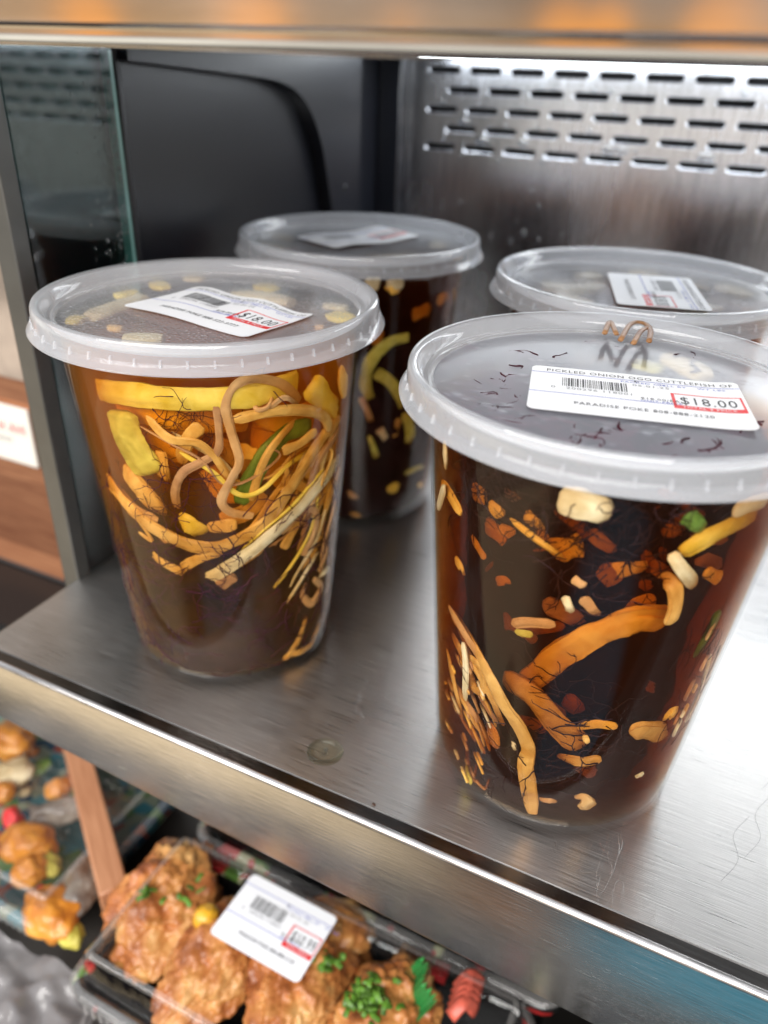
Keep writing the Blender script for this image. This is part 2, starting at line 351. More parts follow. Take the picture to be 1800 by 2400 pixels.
# ------------------------------------------------------------ perforated back panel
bp = MB(); x0 = .0269; pt = .02666; z1 = .2059; dz = (z1-.1625)/4; L = .0204; H = .0037
zt = .2165; XL = .012
def slotpts(cx, cz, L, H, n=8):
    o = []
    for sgn, a0 in ((1, -90), (-1, 90)):
        for k in range(n+1):
            a = math.radians(a0+180*k/n); o.append((cx+sgn*(L/2-H/2)+H/2*math.cos(a), cz+H/2*math.sin(a)))
    return o
def cell(xa, xb, za, zb, cx, cz):
    inner = slotpts(cx, cz, L, H); n = len(inner)
    vs = [(x, YB+.0004, z) for x, z in inner]; bk = [(x, YB+.0014, z) for x, z in inner]
    rim = slotpts(cx, cz, L+.0010, H+.0010); rv = [(x, YB, z) for x, z in rim]
    # outer ring: project rim points to rectangle
    outer = []
    for x, z in rim:
        dx, dz_ = x-cx, z-cz; s = min(((xb-cx) if dx > 0 else (cx-xa))/abs(dx) if abs(dx) > 1e-9 else 1e9, ((zb-cz) if dz_ > 0 else (cz-za))/abs(dz_) if abs(dz_) > 1e-9 else 1e9)
        outer.append((cx+dx*s, YB, cz+dz_*s))
    corners = [(xb, YB, za), (xb, YB, zb), (xa, YB, zb), (xa, YB, za)]
    ov = []; of = []
    V = vs + rv + bk + outer + corners; O = 3*n; K = 4*n
    F = [(i, (i+1) % n, 2*n+(i+1) % n, 2*n+i) for i in range(n)] + [(n+i, n+(i+1) % n, (i+1) % n, i) for i in range(n)] + [(O+i, O+(i+1) % n, n+(i+1) % n, n+i) for i in range(n)]
    # corner triangles
    def side(p):
        e = 1e-7
        return 'R' if abs(p[0]-xb) < e else 'L' if abs(p[0]-xa) < e else 'T' if abs(p[2]-zb) < e else 'B'
    for i in range(n):
        a, b_ = outer[i], outer[(i+1) % n]; sa, sb = side(a), side(b_)
        if sa != sb:
            c = {'BR': 0, 'RB': 0, 'RT': 1, 'TR': 1, 'TL': 2, 'LT': 2, 'LB': 3, 'BL': 3}.get(sa+sb)
            if c is not None: F.append((O+i, K+c, O+(i+1) % n))
            elif sa+sb == 'RL': F.append((O+i, K+1, K+2, O+(i+1) % n))
            elif sa+sb == 'LR': F.append((O+i, K+3, K+0, O+(i+1) % n))
    bp.add(V, F)
for r in range(5):
    cz = z1-dz*r; za, zb = cz-dz/2, cz+dz/2; off = pt*.5 if r % 2 else 0
    xa = x0-.002+off; k = 0
    bp.add([(XL, YB, za), (xa-.002, YB, za), (xa-.002, YB, zb), (XL, YB, zb)], [(0, 1, 2, 3)])
    a = xa-.002
    for k in range(20):
        cell(a, a+pt, za, zb, a+pt/2, cz); a += pt
    bp.add([(a, YB, za), (X1, YB, za), (X1, YB, zb), (a, YB, zb)], [(0, 1, 2, 3)])
bp.add([(XL, YB, 0), (X1, YB, 0), (X1, YB, z1-4.5*dz), (XL, YB, z1-4.5*dz)], [(0, 1, 2, 3)])
bp.add([(XL, YB, z1+.5*dz), (X1, YB, z1+.5*dz), (X1, YB, zt+.004), (XL, YB, zt+.004)], [(0, 1, 2, 3)])
o = bp.build('perforated_back_panel', M['steel_back']); tag(o, 'stainless back wall of the case with five rows of air slots', 'back panel')
o = MB().box((-.02, YB+.012, -.0), (X1, YB+.02, .25)).build('air_duct_wall', M['dark']); tag(o, 'dark duct interior seen through the slots of the back wall', 'duct')

# upright channel in the corner
up = empty('slotted_upright', (.006, YB-.01, 0), 'black slotted upright channel in the back left corner', 'upright')
b = MB().box((-.0035, YB-.012, 0.0005), (.0118, YB-.0005, .214)).build('channel', M['black'], up); bevel(b, .0008, 2)
for k in range(8): MB().box((.0118, YB-.0085, .03+.022*k), (.0121, YB-.0055, .042+.022*k)).build('slot', M['dark'], up)

# ------------------------------------------------------------ left side: black wall, bracket, glass, post
sw = empty('side_wall', (-.006, .2, 0), 'satin black left side wall of the case', 'side wall')
b = MB().box((-.0085, .060, -.03), (-.0045, YB, .235)); b.build('wall_sheet', M['black'], sw)
b = MB().box((-.0044, .1215, .0005), (-.0012, .1245, .212)).build('edge_bead', M['gasket'], sw); bevel(b, .001, 3)
b = MB().box((-.0044, .1253, .0005), (-.0030, .1268, .212)).build('edge_bead', M['gasket'], sw); bevel(b, .0006, 2)
gl = empty('glass_panel', (-.002, .09, 0), 'upright glass side pane with green edge and condensation, left of the tubs', 'glass pane')
MB().box((-.0042, .0655, .0005), (.0000, .1172, .2125)).build('pane', M['glass'], gl)
MB().box((-.0042, .1173, .0005), (.0000, .1192, .2125)).build('polished_edge', M['glassedge'], gl)
dm = clear('water_drops', (.93, .95, .96), .02, 1.33, .10)
b = MB()
for k in range(240):
    yy = .1165-abs(random.gauss(0, .008)); zz = random.uniform(.10, .20) if random.random() < .7 else random.gauss(.18, .012); r = random.uniform(.0002, .0007)
    if yy < .067: continue
    vs = [(0.0, yy+r*math.cos(a), zz+r*1.3*math.sin(a)) for a in [i*math.pi/3 for i in range(6)]] + [(.0+r*.7, yy, zz)]
    vs = [(v[0]+.00008, v[1], v[2]) for v in vs]
    b.add(vs, [(i, (i+1) % 6, 6) for i in range(6)] + [(5,4,3,2,1,0)])
o = b.build('condensation', dm, gl, True); o['kind'] = 'stuff'
b = MB().box((-.009, .0570, -.032), (.0004, .0645, .235)).build('corner_post', M['postmetal']); bevel(b, .0006, 2)
tag(b, 'grey metal post at the front edge of the glass side pane', 'post')
# curved bracket
bx = .0035
q = [(240, 128), (330, 138), (450, 153), (560, 168), (610, 180), (648, 204), (676, 250), (695, 310), (706, 370), (716, 440), (722, 478), (742, 486), (766, 480), (776, 452)]
cv = [at(a/.9217, b_/.9217, 0, bx) for a, b_ in q]
yz = [(p.y, p.z) for p in catmull(cv, 4)]; yz = [(max(.124, y), z) for y, z in yz]
yz += [(yz[-1][0], .212), (yz[0][0], .212)]
n = len(yz); b = MB()
b.add([(bx, y, z) for y, z in yz] + [(-.0044, y, z) for y, z in yz], [tuple(range(n)), tuple(range(2*n-1, n-1, -1))] + [(i, n+i, n+(i+1) % n, (i+1) % n) for i in range(n)])
br = empty('shelf_bracket', (bx, .25, .2), 'black curved bracket under the upper shelf on the side wall', 'bracket')
o = b.build('plate', M['black'], br); bevel(o, .0012, 3)
sc = at(745/.9217, 405/.9217, 0, bx)
b = MB().lathe([(.0001, .0010), (.0018, .0008), (.0024, .0001), (.0001, .0001)], 20, (0,0,0), False)
o = b.build('screw', M['blackgloss'], None, True); o.rotation_euler = (0, math.pi/2, 0); o.location = sc; bpy.context.view_layer.update(); o.parent = br; o.matrix_parent_inverse = br.matrix_world.inverted()

# ------------------------------------------------------------ upper shelf (canopy)
cn = empty('upper_shelf', (.3, .18, .22), 'upper stainless shelf with warm reflections, its front edge across the top', 'shelf')
pr2 = [(.0015, .2115), (.0015, .2083), (.0008, .2077), (-.0004, .2076), (-.0012, .2080), (-.0014, .2088), (-.0013, .2105), (-.0013, .2110), (-.0030, .2114), (-.0038, .2122), (-.0038, .2134), (-.0034, .2300), (-.0034, .262), (.02, .262)]
vs = []; n = len(pr2); xx = (-.16, .1, .3, X1+.1)
for x in xx: vs += [(x, y, z) for y, z in pr2]
MB().add(vs, [(i*n+k, i*n+k+1, (i+1)*n+k+1, (i+1)*n+k) for i in range(len(xx)-1) for k in range(n-1)]).build('front_lip', M['steel_canopy'], cn, True, 35)
MB().box((-.16, .0016, .2150), (X1+.1, YB+.01, .2165)).build('underside', M['steel_under'], cn)
MB().box((-.16, .0200, .2166), (X1+.1, YB+.01, .2610)).build('core', M['dark'], cn)
em, t, p, o_ = mat('led_diffuser'); p.inputs['Base Color'].default_value = (.8, .8, .8, 1); p.inputs['Emission Color'].default_value = (.92, .97, 1, 1); p.inputs['Emission Strength'].default_value = 12
MB().box((.03, .3445, .2128), (.60, .3520, .2149)).build('light_tube', em, cn)
b = MB()
for k in range(14):   # water beads hanging from the lip
    xx_ = random.uniform(-.05, .10); r = random.uniform(.0008, .0022)
    MB().lathe([(.0001, -r*.8), (r*.7, -r*.55), (r, 0), (.0001, r*.3)], 10, (xx_, .0002, .2079), False).build('water_bead', dm, cn, True)

# ------------------------------------------------------------ droplets on the back wall
dm2 = clear('wall_drops', (.86, .88, .9), .06, 1.33, .12)
drops = [(345,360,12),(530,368,8),(680,375,9),(735,380,9),(605,392,7),(910,388,9),(980,392,9),(1560,405,12),(255,440,11),(408,455,7),(597,462,8),(675,447,6),(997,487,8),(347,525,18),(525,545,9),(660,552,9),(715,555,9),(888,566,9),(258,595,13),(427,608,22),(600,618,17),(342,625,8),(970,645,22),(1030,650,18),(1085,655,8),(1390,680,24),(333,675,8),(495,690,8),(683,697,11),(870,700,11),(847,803,8),(637,825,7),(328,875,7),(668,890,6),(835,885,5),(567,955,6),(603,1008,10),(461,1022,9),(550,1042,8),(665,1040,7),(822,990,6)]
dmesh = None
for i, (zx, zy, r) in enumerate(drops):
    c = at(900+zx/1.8433, zy/1.8433, 1, YB-.0004)
    if dmesh is None:
        b = MB().lathe([(1.0, 0), (.93, .3), (.7, .55), (.4, .68), (.001, .72)], 14, (0,0,0), False); o = b.build('water_droplet', dm2, None, True); dmesh = o.data
    else: o = bpy.data.objects.new('water_droplet', dmesh); C.objects.link(o)
    s = r/1.8433/3.5/1000; o.scale = (s*random.uniform(.9, 1.15)*(1.4 if r > 15 else .85), s*(1.0 if r > 15 else 1.35), s); o.location = c; o.rotation_euler = (math.pi/2, 0, 0)
    tag(o, 'clear water droplet clinging to the perforated steel back wall', 'droplet', 'water droplets on the back wall')

# ------------------------------------------------------------ tubs
TUBS = [(.08089, .06437), (.21750, .05954), (.07032, .19371), (.20278, .17789)]
HF, HR, RF, RR = .13023, .13853, .0585, .0563
def rad(z, off=0): return .0399 + (z-.002)*(.0502-.0399)/.126 - off
BODY = [(.0002, .0016), (.0340, .0016), (.0352, .0004), (.0372, .0004), (.0390, .0014), (.0399, .0032)] + [(rad(z), z) for z in (.02, .05, .08, .11, .126)] + [(.0520, .1275), (.0535, .1300), (.0535, .1335)]
INN = [(.0529, .1335), (.0529, .1303), (.0514, .1282), (.0497, .126)] + [(rad(z, .0006), z) for z in (.11, .08, .05, .02, .005)] + [(.0386, .0030), (.036, .0023), (.0002, .0023)]
LIDP = [(.0585, .1301), (.0586, .1305), (.0573, .1324), (.0566, .1327), (.0565, .1332), (.0566, .1352), (.0564, .1378), (.0560, .13845), (.0551, .1387), (.0541, .1385), (.0535, .1379), (.0527, .1362), (.0523, .1350), (.0520, .1345), (.0509, .1344), (.0505, .1348), (.0500, .1349), (.0496, .1345), (.0493, .1338)]
LIDI = [(.0493, .1332), (.0502, .1338), (.0520, .1337), (.0527, .1344), (.0534, .1362), (.0541, .1375), (.0553, .1378), (.0557, .1370), (.0558, .1332), (.0562, .1322), (.0581, .1301)]
body_me = lid_me = None
def hit_cone(tub, sx, sy, d, strict=False):
    """first point where the sight line meets the tub's inside surface, d metres in"""
    cx, cy = TUBS[tub]; D = ray(sx, sy); k = (.0502-.0399)/.126; r0 = .0399-.002*k-d
    ox, oy, oz = CAM.x-cx, CAM.y-cy, CAM.z
    a = D.x**2+D.y**2-(k*D.z)**2; R_ = r0+k*oz
    b_ = 2*(ox*D.x+oy*D.y-R_*k*D.z); c = ox*ox+oy*oy-R_*R_
    disc = b_*b_-4*a*c
    if disc < 0:
        if strict: return None
        disc = 0
    t_ = (-b_-math.sqrt(disc))/(2*a); return CAM+D*t_
def ncone(tub, p):
    v = Vector((p.x-TUBS[tub][0], p.y-TUBS[tub][1], 0)); return v.normalized() if v.length > 1e-6 else Vector((0, -1, 0))
tub_labels = ['front left deli tub with amber brine and golden strips, wrinkled price label on lid', 'front right deli tub of dark pickles, nearest the camera, flat white label on lid',
              'back left deli tub in the corner, dark brine, partly behind the front left tub', 'back right deli tub mostly hidden behind the front right tub, label turned sideways']
roots = []
for i, (cx, cy) in enumerate(TUBS):
    t_ = empty('deli_tub', (cx, cy, 0), tub_labels[i], 'tub', 'round clear plastic deli tubs on the steel shelf'); roots.append(t_)
    if body_me is None:
        o = MB().lathe(BODY+INN, 160, (0, 0, .0003)).build('tub_body', M['body'], None, True, 45); body_me = o.data
        o2 = MB().lathe(LIDP+LIDI, 160)
        for k in range(48):
            a = 2*math.pi*k/48; ca, sa = math.cos(a), math.sin(a)
            def P(r, s, z): return (r*ca-s*sa, r*sa+s*ca, z)
            o2.add([P(.0564,-.0003,.1322),P(.0574,-.0003,.1322),P(.0574,.0003,.1322),P(.0564,.0003,.1322),P(.0564,-.0003,.1342),P(.0569,-.0003,.1342),P(.0569,.0003,.1342),P(.0564,.0003,.1342)],
                   [(0,3,2,1),(4,5,6,7),(0,1,5,4),(1,2,6,5),(2,3,7,6)])
        o2 = o2.build('lid_rim', M['pp'], None, True, 40); lid_me = o2.data
    else:
        o = bpy.data.objects.new('tub_body', body_me); C.objects.link(o); o2 = bpy.data.objects.new('lid_rim', lid_me); C.objects.link(o2)
    o.parent = t_; o2.parent = t_; o2.name = 'lid'
    p_ = MB().lathe([(.0001, .13345), (.02, .13345), (.04, .1334), (.0494, .1336)], 96, (0,0,0), False).build('lid_panel', M['panelA' if i != 1 else 'panelB'], None, True)
    p_.parent = o2

# ------------------------------------------------------------ labels
def textmesh(s, size, sx, x, y, mi, into, align='LEFT', fit=None):
    if not s: return
    cu = bpy.data.curves.new('t', 'FONT'); cu.body = s; cu.size = size; cu.align_x = align; cu.resolution_u = 2; cu.space_character = 1.12
    ob = bpy.data.objects.new('t', cu); C.objects.link(ob); dg = bpy.context.evaluated_depsgraph_get()
    me = bpy.data.meshes.new_from_object(ob.evaluated_get(dg)); bpy.data.objects.remove(ob)
    if fit: sx = fit/max(v.co.x for v in me.vertices)
    into.add([(x+v.co.x*sx, y+v.co.y, 0) for v in me.vertices], [tuple(p.vertices) for p in me.polygons], mi)
    bpy.data.meshes.remove(me)
def rect(b, x0_, y0_, x1_, y1_, mi, n=1):
    vs = []; 
    for k in range(n+1): x = x0_+(x1_-x0_)*k/n; vs += [(x, y0_, 0), (x, y1_, 0)]
    b.add(vs, [(2*k, 2*k+2, 2*k+3, 2*k+1) for k in range(n)], mi)
def make_label(parent, org, ax, ay, wave, title, foot, seed, w_=.055, h_=.0335, price='$18.00', unit='$18.00/EA'):
    """org = top left corner, ax/ay unit vectors along text and up"""
    rnd = random.Random(seed); ax = Vector(ax).normalized(); ay = Vector(ay).normalized(); az = ax.cross(ay)
    def place(x, y, h): return Vector(org)+ax*x+ay*y+az*(wave(x, y)+h)
    NX, NY = 44, 28; b = MB(); rc = .0022; vs = []
    def inset(y):
        e = min(-y, h_+y)
        return rc-math.sqrt(max(0, rc*rc-(rc-e)**2)) if e < rc else 0
    ys = [0, -.0003, -.0009, -.0016] + [-.0022-(h_-.0044)*k/(NY-8) for k in range(NY-7)] + [-h_+.0016, -h_+.0009, -h_+.0003, -h_]
    for y in ys:
        e = inset(y)
        for k in range(NX+1): x = e+(w_-2*e)*k/NX; vs.append(place(x, y, .00022))
    n0 = len(vs); vs += [v-az*.00012 for v in vs]; W = NX+1; F = []
    for j in range(len(ys)-1):
        for k in range(NX):
            a = j*W+k; F.append((a, a+W, a+W+1, a+1)); F.append((n0+a, n0+a+1, n0+a+W+1, n0+a+W))
    lo = b.add(vs, F).build('price_label', M['paper'], parent, True)
    g = MB()
    textmesh(title, .0030, 1.10, .0040, -.0042, 0, g, fit=w_-.0055); textmesh('E', .0022, 1.5, w_*.5, -.0066, 0, g)
    rect(g, 0, -.0052, w_, -.0055, 2, 44)
    rect(g, 0, -.0205, w_*.68, -.0208, 2, 34)
    textmesh('PACKED ON', .0016, 1.2, .024, -.0074, 2, g); textmesh('SELL BY', .0016, 1.2, .034, -.0074, 2, g); textmesh('WT LBS', .0016, 1.2, .044, -.0074, 2, g)
    textmesh('05.01.25', .0021, 1.2, .027, -.0097, 1, g)
    textmesh('UNIT PRICE', .0015, 1.2, .0285, -.0204, 2, g); textmesh(unit, .0021, 1.0, .0285, -.0190, 0, g)
    x = .0085
    while x < .0258:
        wd = rnd.choice((.00018, .00018, .0003, .00045)); rect(g, x, -.0085, x+wd, -.0150, 0); x += wd+rnd.choice((.00018, .0003, .0004))
    textmesh('0', .0022, 1.2, .0055, -.0172, 1, g); textmesh('200296 118001', .0022, 1.3, .0095, -.0172, 1, g, fit=.017)
    bx0, bx1, by0, by1 = w_*.665, w_*.985, -.0122, -.0206
    for r_ in ((bx0, by0, bx1, by0-.0005), (bx0, by0-.0005, bx0+.0008, by1), (bx1-.0005, by0-.0005, bx1, by1)): rect(g, *r_, 3, 12 if r_[2]-r_[0] > .002 else 1)
    rect(g, bx0, by1, bx1, by1-.0024, 3, 14)
    textmesh(price, .0072, .78, bx0+.0018, by1+.0012, 0, g, fit=(bx1-bx0)*.80)
    o_n = len(g.v); textmesh('TOTAL $ PRICE', .0020, 1.2, bx0+.0020, by1-.0019, 4, g, fit=(bx1-bx0)*.74)
    textmesh(foot, .0027, 1.25, .0115, -.0278, 0, g, fit=w_*.62)
    g.v = [tuple(place(v[0], v[1], .00030 + (.00008 if i >= o_n else 0))) for i, v in enumerate(g.v)]
    g.build('printed_text', [M['ink'], M['inkgrey'], M['blue'], M['red'], M['white']], lo)
    return lo
ZP = .1337
make_label(roots[1], (.1928, .0640, ZP), (.0535, .0131, 0), (-.0131, .0535, 0), lambda x, y: .0007*max(0, (x-.045)/.01)**2, 'PICKLED ONION OGO CUTTLEFISH OF', 'PARADISE POKE 808-888-2120', 1)
make_label(roots[0], (.0612, .0815, ZP), (.0567, -.0081, 0), (.0081, .0567, 0), lambda x, y: .0010+.0006*math.sin(x*230+y*80)*(.5+.5*math.cos(y*90))+.0004*math.sin(x*120-1), 'PICKLED ONION OGO CUTTLEFISH OF', 'PARADISE POKE 808-523-9777', 2)
def pz(zx, zy): return at(540+zx/2.676, 470+zy/2.676, 2, ZP)
a_, b__, c__ = pz(360, 245), pz(640, 350), pz(1240, 265)
make_label(roots[2], pz(360, 245)+Vector((.002, .004, 0)), (c__-b__), Vector((-(c__-b__).y, (c__-b__).x, 0)), lambda x, y: .0006+.0006*math.sin(x*150), 'PICKLED ONION OGO CUTTLEFISH OF', 'PARADISE POKE 808-523-9777', 3, .052, .031)
q0 = at(1380+1150/3.95, 600+530/3.95, 2, ZP); q1 = at(1380+175/3.95, 600+455/3.95, 2, ZP); dn = (q1-q0).normalized()
rt = Vector((-dn.y, dn.x, 0)); 
if rt.y > 0: rt = -rt
# text runs towards the viewer; label 'down' is to the left
make_label(roots[3], q0 - rt*.052, rt, -dn, lambda x, y: .0005, 'PICKLED ONION OGO CUTTLEFISH OF', 'PARADISE POKE 808-523-9777', 4, .052, .0335)

# ------------------------------------------------------------ brine and contents
col_amb = [((.96, .66, .06), 115, (.97, .58, .09), 17), ((.80, .58, .28), 210, (.62, .33, .18), 7), ((.80, .60, .34), 240, (.6, .33, .18), 6), ((.80, .60, .34), 240, (.6, .33, .18), 6)]
brl = ['amber soy brine filling the front left tub', 'dark brown soy brine filling the front right tub', 'dark brine filling the back left tub', 'dark brine filling the back right tub']
for i, (cx, cy) in enumerate(TUBS):
    pr3 = [(.0002, .0030), (.0355, .0030), (.0380, .0040), (rad(.006, .0010), .0060)] + [(rad(z, .0010), z) for z in (.03, .06, .09, .12, .1262)] + [(.0493, .1266), (.0002, .1266)]
    o = MB().lathe(pr3, 96, (cx, cy, .0003), True).build('pickle_brine', brine_mat('soy_brine', *col_amb[i]), None, True, 40)
    tag(o, brl[i], 'brine', 'brine in the deli tubs')

M['gold'] = veg('golden_strip', (.50, .25, .05), (.72, .44, .13))
M['tan'] = veg('tan_strip', (.46, .24, .09), (.64, .38, .17))
M['pale'] = veg('pale_strip', (.60, .47, .25), (.80, .70, .46))
M['yellow'] = veg('yellow_onion', (.70, .50, .05), (.84, .66, .14))
M['orange'] = veg('orange_strip', (.78, .42, .05), (.92, .60, .14))
M['amber'] = veg('amber_onion', (.86, .46, .03), (.95, .62, .09))
M['rust'] = veg('rust_piece', (.26, .08, .015), (.42, .16, .035))
M['green'] = veg('green_rind', (.06, .14, .02), (.16, .28, .05))
M['brown'] = veg('brown_strip', (.34, .17, .08), (.48, .27, .13))
M['core'] = solid('seaweed_core', (.016, .006, .009), .6, spec=.08, var=.5, vscale=120)
M['ogo'] = solid('ogo_seaweed', (.050, .010, .018), .55, spec=.1, var=.4, vscale=150)
M['ogod'] = solid('ogo_seaweed_dark', (.030, .012, .012), .55, spec=.1, var=.4, vscale=150)
M['olive'] = veg('olive_onion', (.40, .36, .05), (.62, .56, .12))

def strip(tub, pts, w, mkey, d=.0012, label='', cat='vegetable strip', group=None, conv=None, th=None, name='pickle_strip', taper=.55, sq=2.6, mm=None):
    P2 = [conv(*q) for q in pts]; ns = 12
    # interpolate in the picture, then drop onto the inside of the wall
    P3 = catmull([Vector((a, b_, 0)) for a, b_ in P2], ns); n = len(P3); pts3 = []; nor = []
    wob = random.random()*9; en = (random.choice((0, .001, .004)), random.choice((0, .001, .004)))
    if len(pts) < 3: en = (en[0]*.6, en[1]*.6)
    for k, q in enumerate(P3):
        dd = d + (.0010 if tub == 0 else .0006) + .0005*math.sin(k*.11+wob) + en[0]*max(0, 1-k/(n*.4))**2 + en[1]*max(0, 1-(n-1-k)/(n*.4))**2
        p = hit_cone(tub, q.x, q.y, dd, True)
        if p is None: continue
        p.z = max(.0055, min(.1255, p.z)); pts3.append(p); nor.append(ncone(tub, p))
    n = len(pts3)
    if n < 8: return None
    dist = (pts3[n//2]-CAM).dot(CF); wm = w/(FPX/dist)
    th = th or min(.0036, max(.0008, wm*.3)); ws = []; ts = []
    for k in range(n):
        e = min(k, n-1-k); s = taper+(1-taper)*min(1, e/2.5)
        s *= 1+.22*noise.noise(Vector((k*.09, wob, 0))); ws.append(wm*s); ts.append(th*(.6+.4*min(1, e/2.0)))
    dep = th/2
    pts3 = [p-nn*dep for p, nn in zip(pts3, nor)]
    b = MB().tube(pts3, ws, ts, nor, 20, 0, sq, (.42, random.random()*50)); am = min(.0006, wm*.07)
    b.v = [tuple(Vector(v)+noise.noise_vector(Vector(v)*130)*am+noise.noise_vector(Vector(v)*900)*am*.35) for v in b.v]
    o = b.build(name, M[mkey], None, True, 70)
    tag(o, label, cat, group); return o

ZA = lambda x, y: (x/1.8433, 580+y/1.8433)
ZB = lambda x, y: (900+x/1.701, 700+y/1.701)
ZC = lambda x, y: (750+x/3.457, 620+y/3.457)
SA = 1/1.8433; SB = 1/1.701; SC = 1/3.457
GA, GB, GC = 'pickled pieces in the front left tub', 'pickled pieces in the front right tub', 'pickled pieces in the back left tub'
A_ = [
 ([(375,612),(600,645),(850,662),(1100,645),(1290,590)], 108, 'yellow', .0018, 'long thick yellow onion band under the lid of the front left tub', .95),
 ([(500,715),(528,800),(575,900),(640,985)], 165, 'olive', .0026, 'broad olive cucumber wedge at upper left inside the front left tub', .6),
 ([(525,965),(600,1050),(690,1150)], 88, 'gold', .0020, 'knobbly gold chunk below the olive wedge in the front left tub', .7),
 ([(295,540),(340,690),(385,840),(440,960)], 48, 'tan', .0010, 'tan strip running down the left edge of the front left tub', .8),
 ([(440,965),(520,1090),(620,1190),(760,1270),(880,1300),(1000,1280),(1150,1190),(1245,1060),(1320,950),(1395,830),(1500,715)], 60, 'gold', .0016, 'longest golden strip sweeping in a U across the front left tub', .7),
 ([(835,1465),(960,1400),(1120,1290),(1280,1150),(1420,990),(1512,850)], 62, 'pale', .0008, 'straight pale strip rising to the right across the front left tub', .85),
 ([(930,660),(945,790),(938,880),(860,935),(790,975),(755,1050),(762,1125)], 36, 'brown', .0009, 'S-shaped brown strip in the middle of the front left tub', .8),
 ([(1300,660),(1220,592),(1100,566),(1010,602),(975,690),(1000,800),(1035,920),(1000,1000),(957,1095),(1000,1148),(1095,1162)], 38, 'tan', .0006, 'tan strip looping over the yellow band in the front left tub', .8),
 ([(1012,748),(1150,715),(1300,702),(1400,730),(1432,785)], 50, 'gold', .0010, 'gold strip bent over at upper right of the front left tub', .6),
 ([(872,772),(812,835),(782,935)], 56, 'gold', .0016, 'short gold strip left of the tan loop in the front left tub', .6),
 ([(1350,765),(1235,812),(1155,900),(1090,1005),(1035,1115)], 85, 'green', .0040, 'dark green cucumber rind behind strips in the front left tub', .6),
 ([(1372,795),(1300,850),(1225,885)], 50, 'gold', .0014, 'stubby gold strip over the green rind in the front left tub', .7),
 ([(1285,745),(1190,850),(1130,950),(1085,1095)], 34, 'gold', .0022, 'thin gold strip along the green rind in the front left tub', .8),
 ([(1492,525),(1500,610),(1512,690)], 100, 'orange', .0012, 'bright orange wedge at top right edge of the front left tub', .35),
 ([(1350,590),(1410,650),(1465,715)], 110, 'yellow', .0030, 'yellow onion block beside the orange wedge in the front left tub', .8),
 ([(690,885),(700,1000)], 62, 'gold', .0040, 'small gold block in the purple seaweed of the front left tub', .8),
 ([(1040,880),(1110,900)], 60, 'orange', .0060, 'amber chunk deep behind the tan loop in the front left tub', .8),
 ([(640,1300),(690,1360),(790,1410)], 42, 'gold', .0018, 'curved gold strip left of the pale strip end in the front left tub', .7),
 ([(735,1405),(860,1350),(955,1315)], 44, 'gold', .0014, 'gold strip just above the pale strip in the front left tub', .7),
 ([(775,1185),(880,1240)], 74, 'yellow', .0030, 'yellow lump behind the long U strip in the front left tub', .7),
 ([(900,1215),(1025,1200)], 55, 'gold', .0034, 'flat gold piece above the long U strip in the front left tub', .7),
 ([(1215,1235),(1290,1160),(1350,1130),(1372,1180),(1350,1270),(1312,1335)], 36, 'tan', .0008, 'hooked tan strip at lower right of the front left tub', .8),
 ([(1300,1180),(1262,1240),(1225,1305)], 48, 'gold', .0018, 'short gold strip inside the hooked strip of the front left tub', .7),
 ([(1480,930),(1430,1090),(1375,1235)], 34, 'gold', .0010, 'slim gold strip near the right wall of the front left tub', .7),
 ([(1450,1040),(1330,1110),(1200,1160)], 36, 'gold', .0024, 'gold strip crossing under the pale strip of the front left tub', .7),
 ([(1420,1240),(1412,1320),(1380,1400)], 26, 'tan', .0010, 'thin tan strip low on the right wall of the front left tub', .7),
 ([(1335,1440),(1312,1500),(1350,1538),(1392,1470),(1360,1432)], 36, 'tan', .0008, 'small curled tan strip low at right in the front left tub', .7),
 ([(1330,1600),(1285,1710),(1205,1825)], 30, 'gold', .0008, 'gold sliver near the bottom right of the front left tub', .5),
 ([(1385,1625),(1330,1745),(1230,1850)], 30, 'gold', .0010, 'gold sliver hugging the bottom right wall of the front left tub', .5),
 ([(930,1475),(1020,1422)], 50, 'brown', .0016, 'brown nub under the pale strip of the front left tub', .6),
 ([(1385,1425),(1425,1385)], 28, 'pale', .0006, 'pale seed at the lower right of the front left tub', .3),
 ([(1160,1010),(1230,960),(1250,1030),(1200,1060)], 30, 'gold', .0026, 'small gold curl right of the green rind in the front left tub', .6),
 ([(1500,790),(1420,900),(1330,1000)], 60, 'gold', .0034, 'wide gold strip behind the pale strip end in the front left tub', .7),
 ([(560,720),(700,745),(860,740)], 105, 'amber', .0075, 'orange onion layer glowing under the yellow band of the front left tub', .8),
 ([(330,600),(350,680)], 60, 'orange', .0045, 'orange bit at the upper left wall of the front left tub', .7),
 ([(1330,1330),(1400,1250)], 70, 'gold', .0036, 'gold chunk behind the hooked strip in the front left tub', .7),
 ([(1180,1330),(1130,1480),(1100,1560)], 34, 'brown', .0050, 'brown strip sunk in the dark lower part of the front left tub', .7),
]
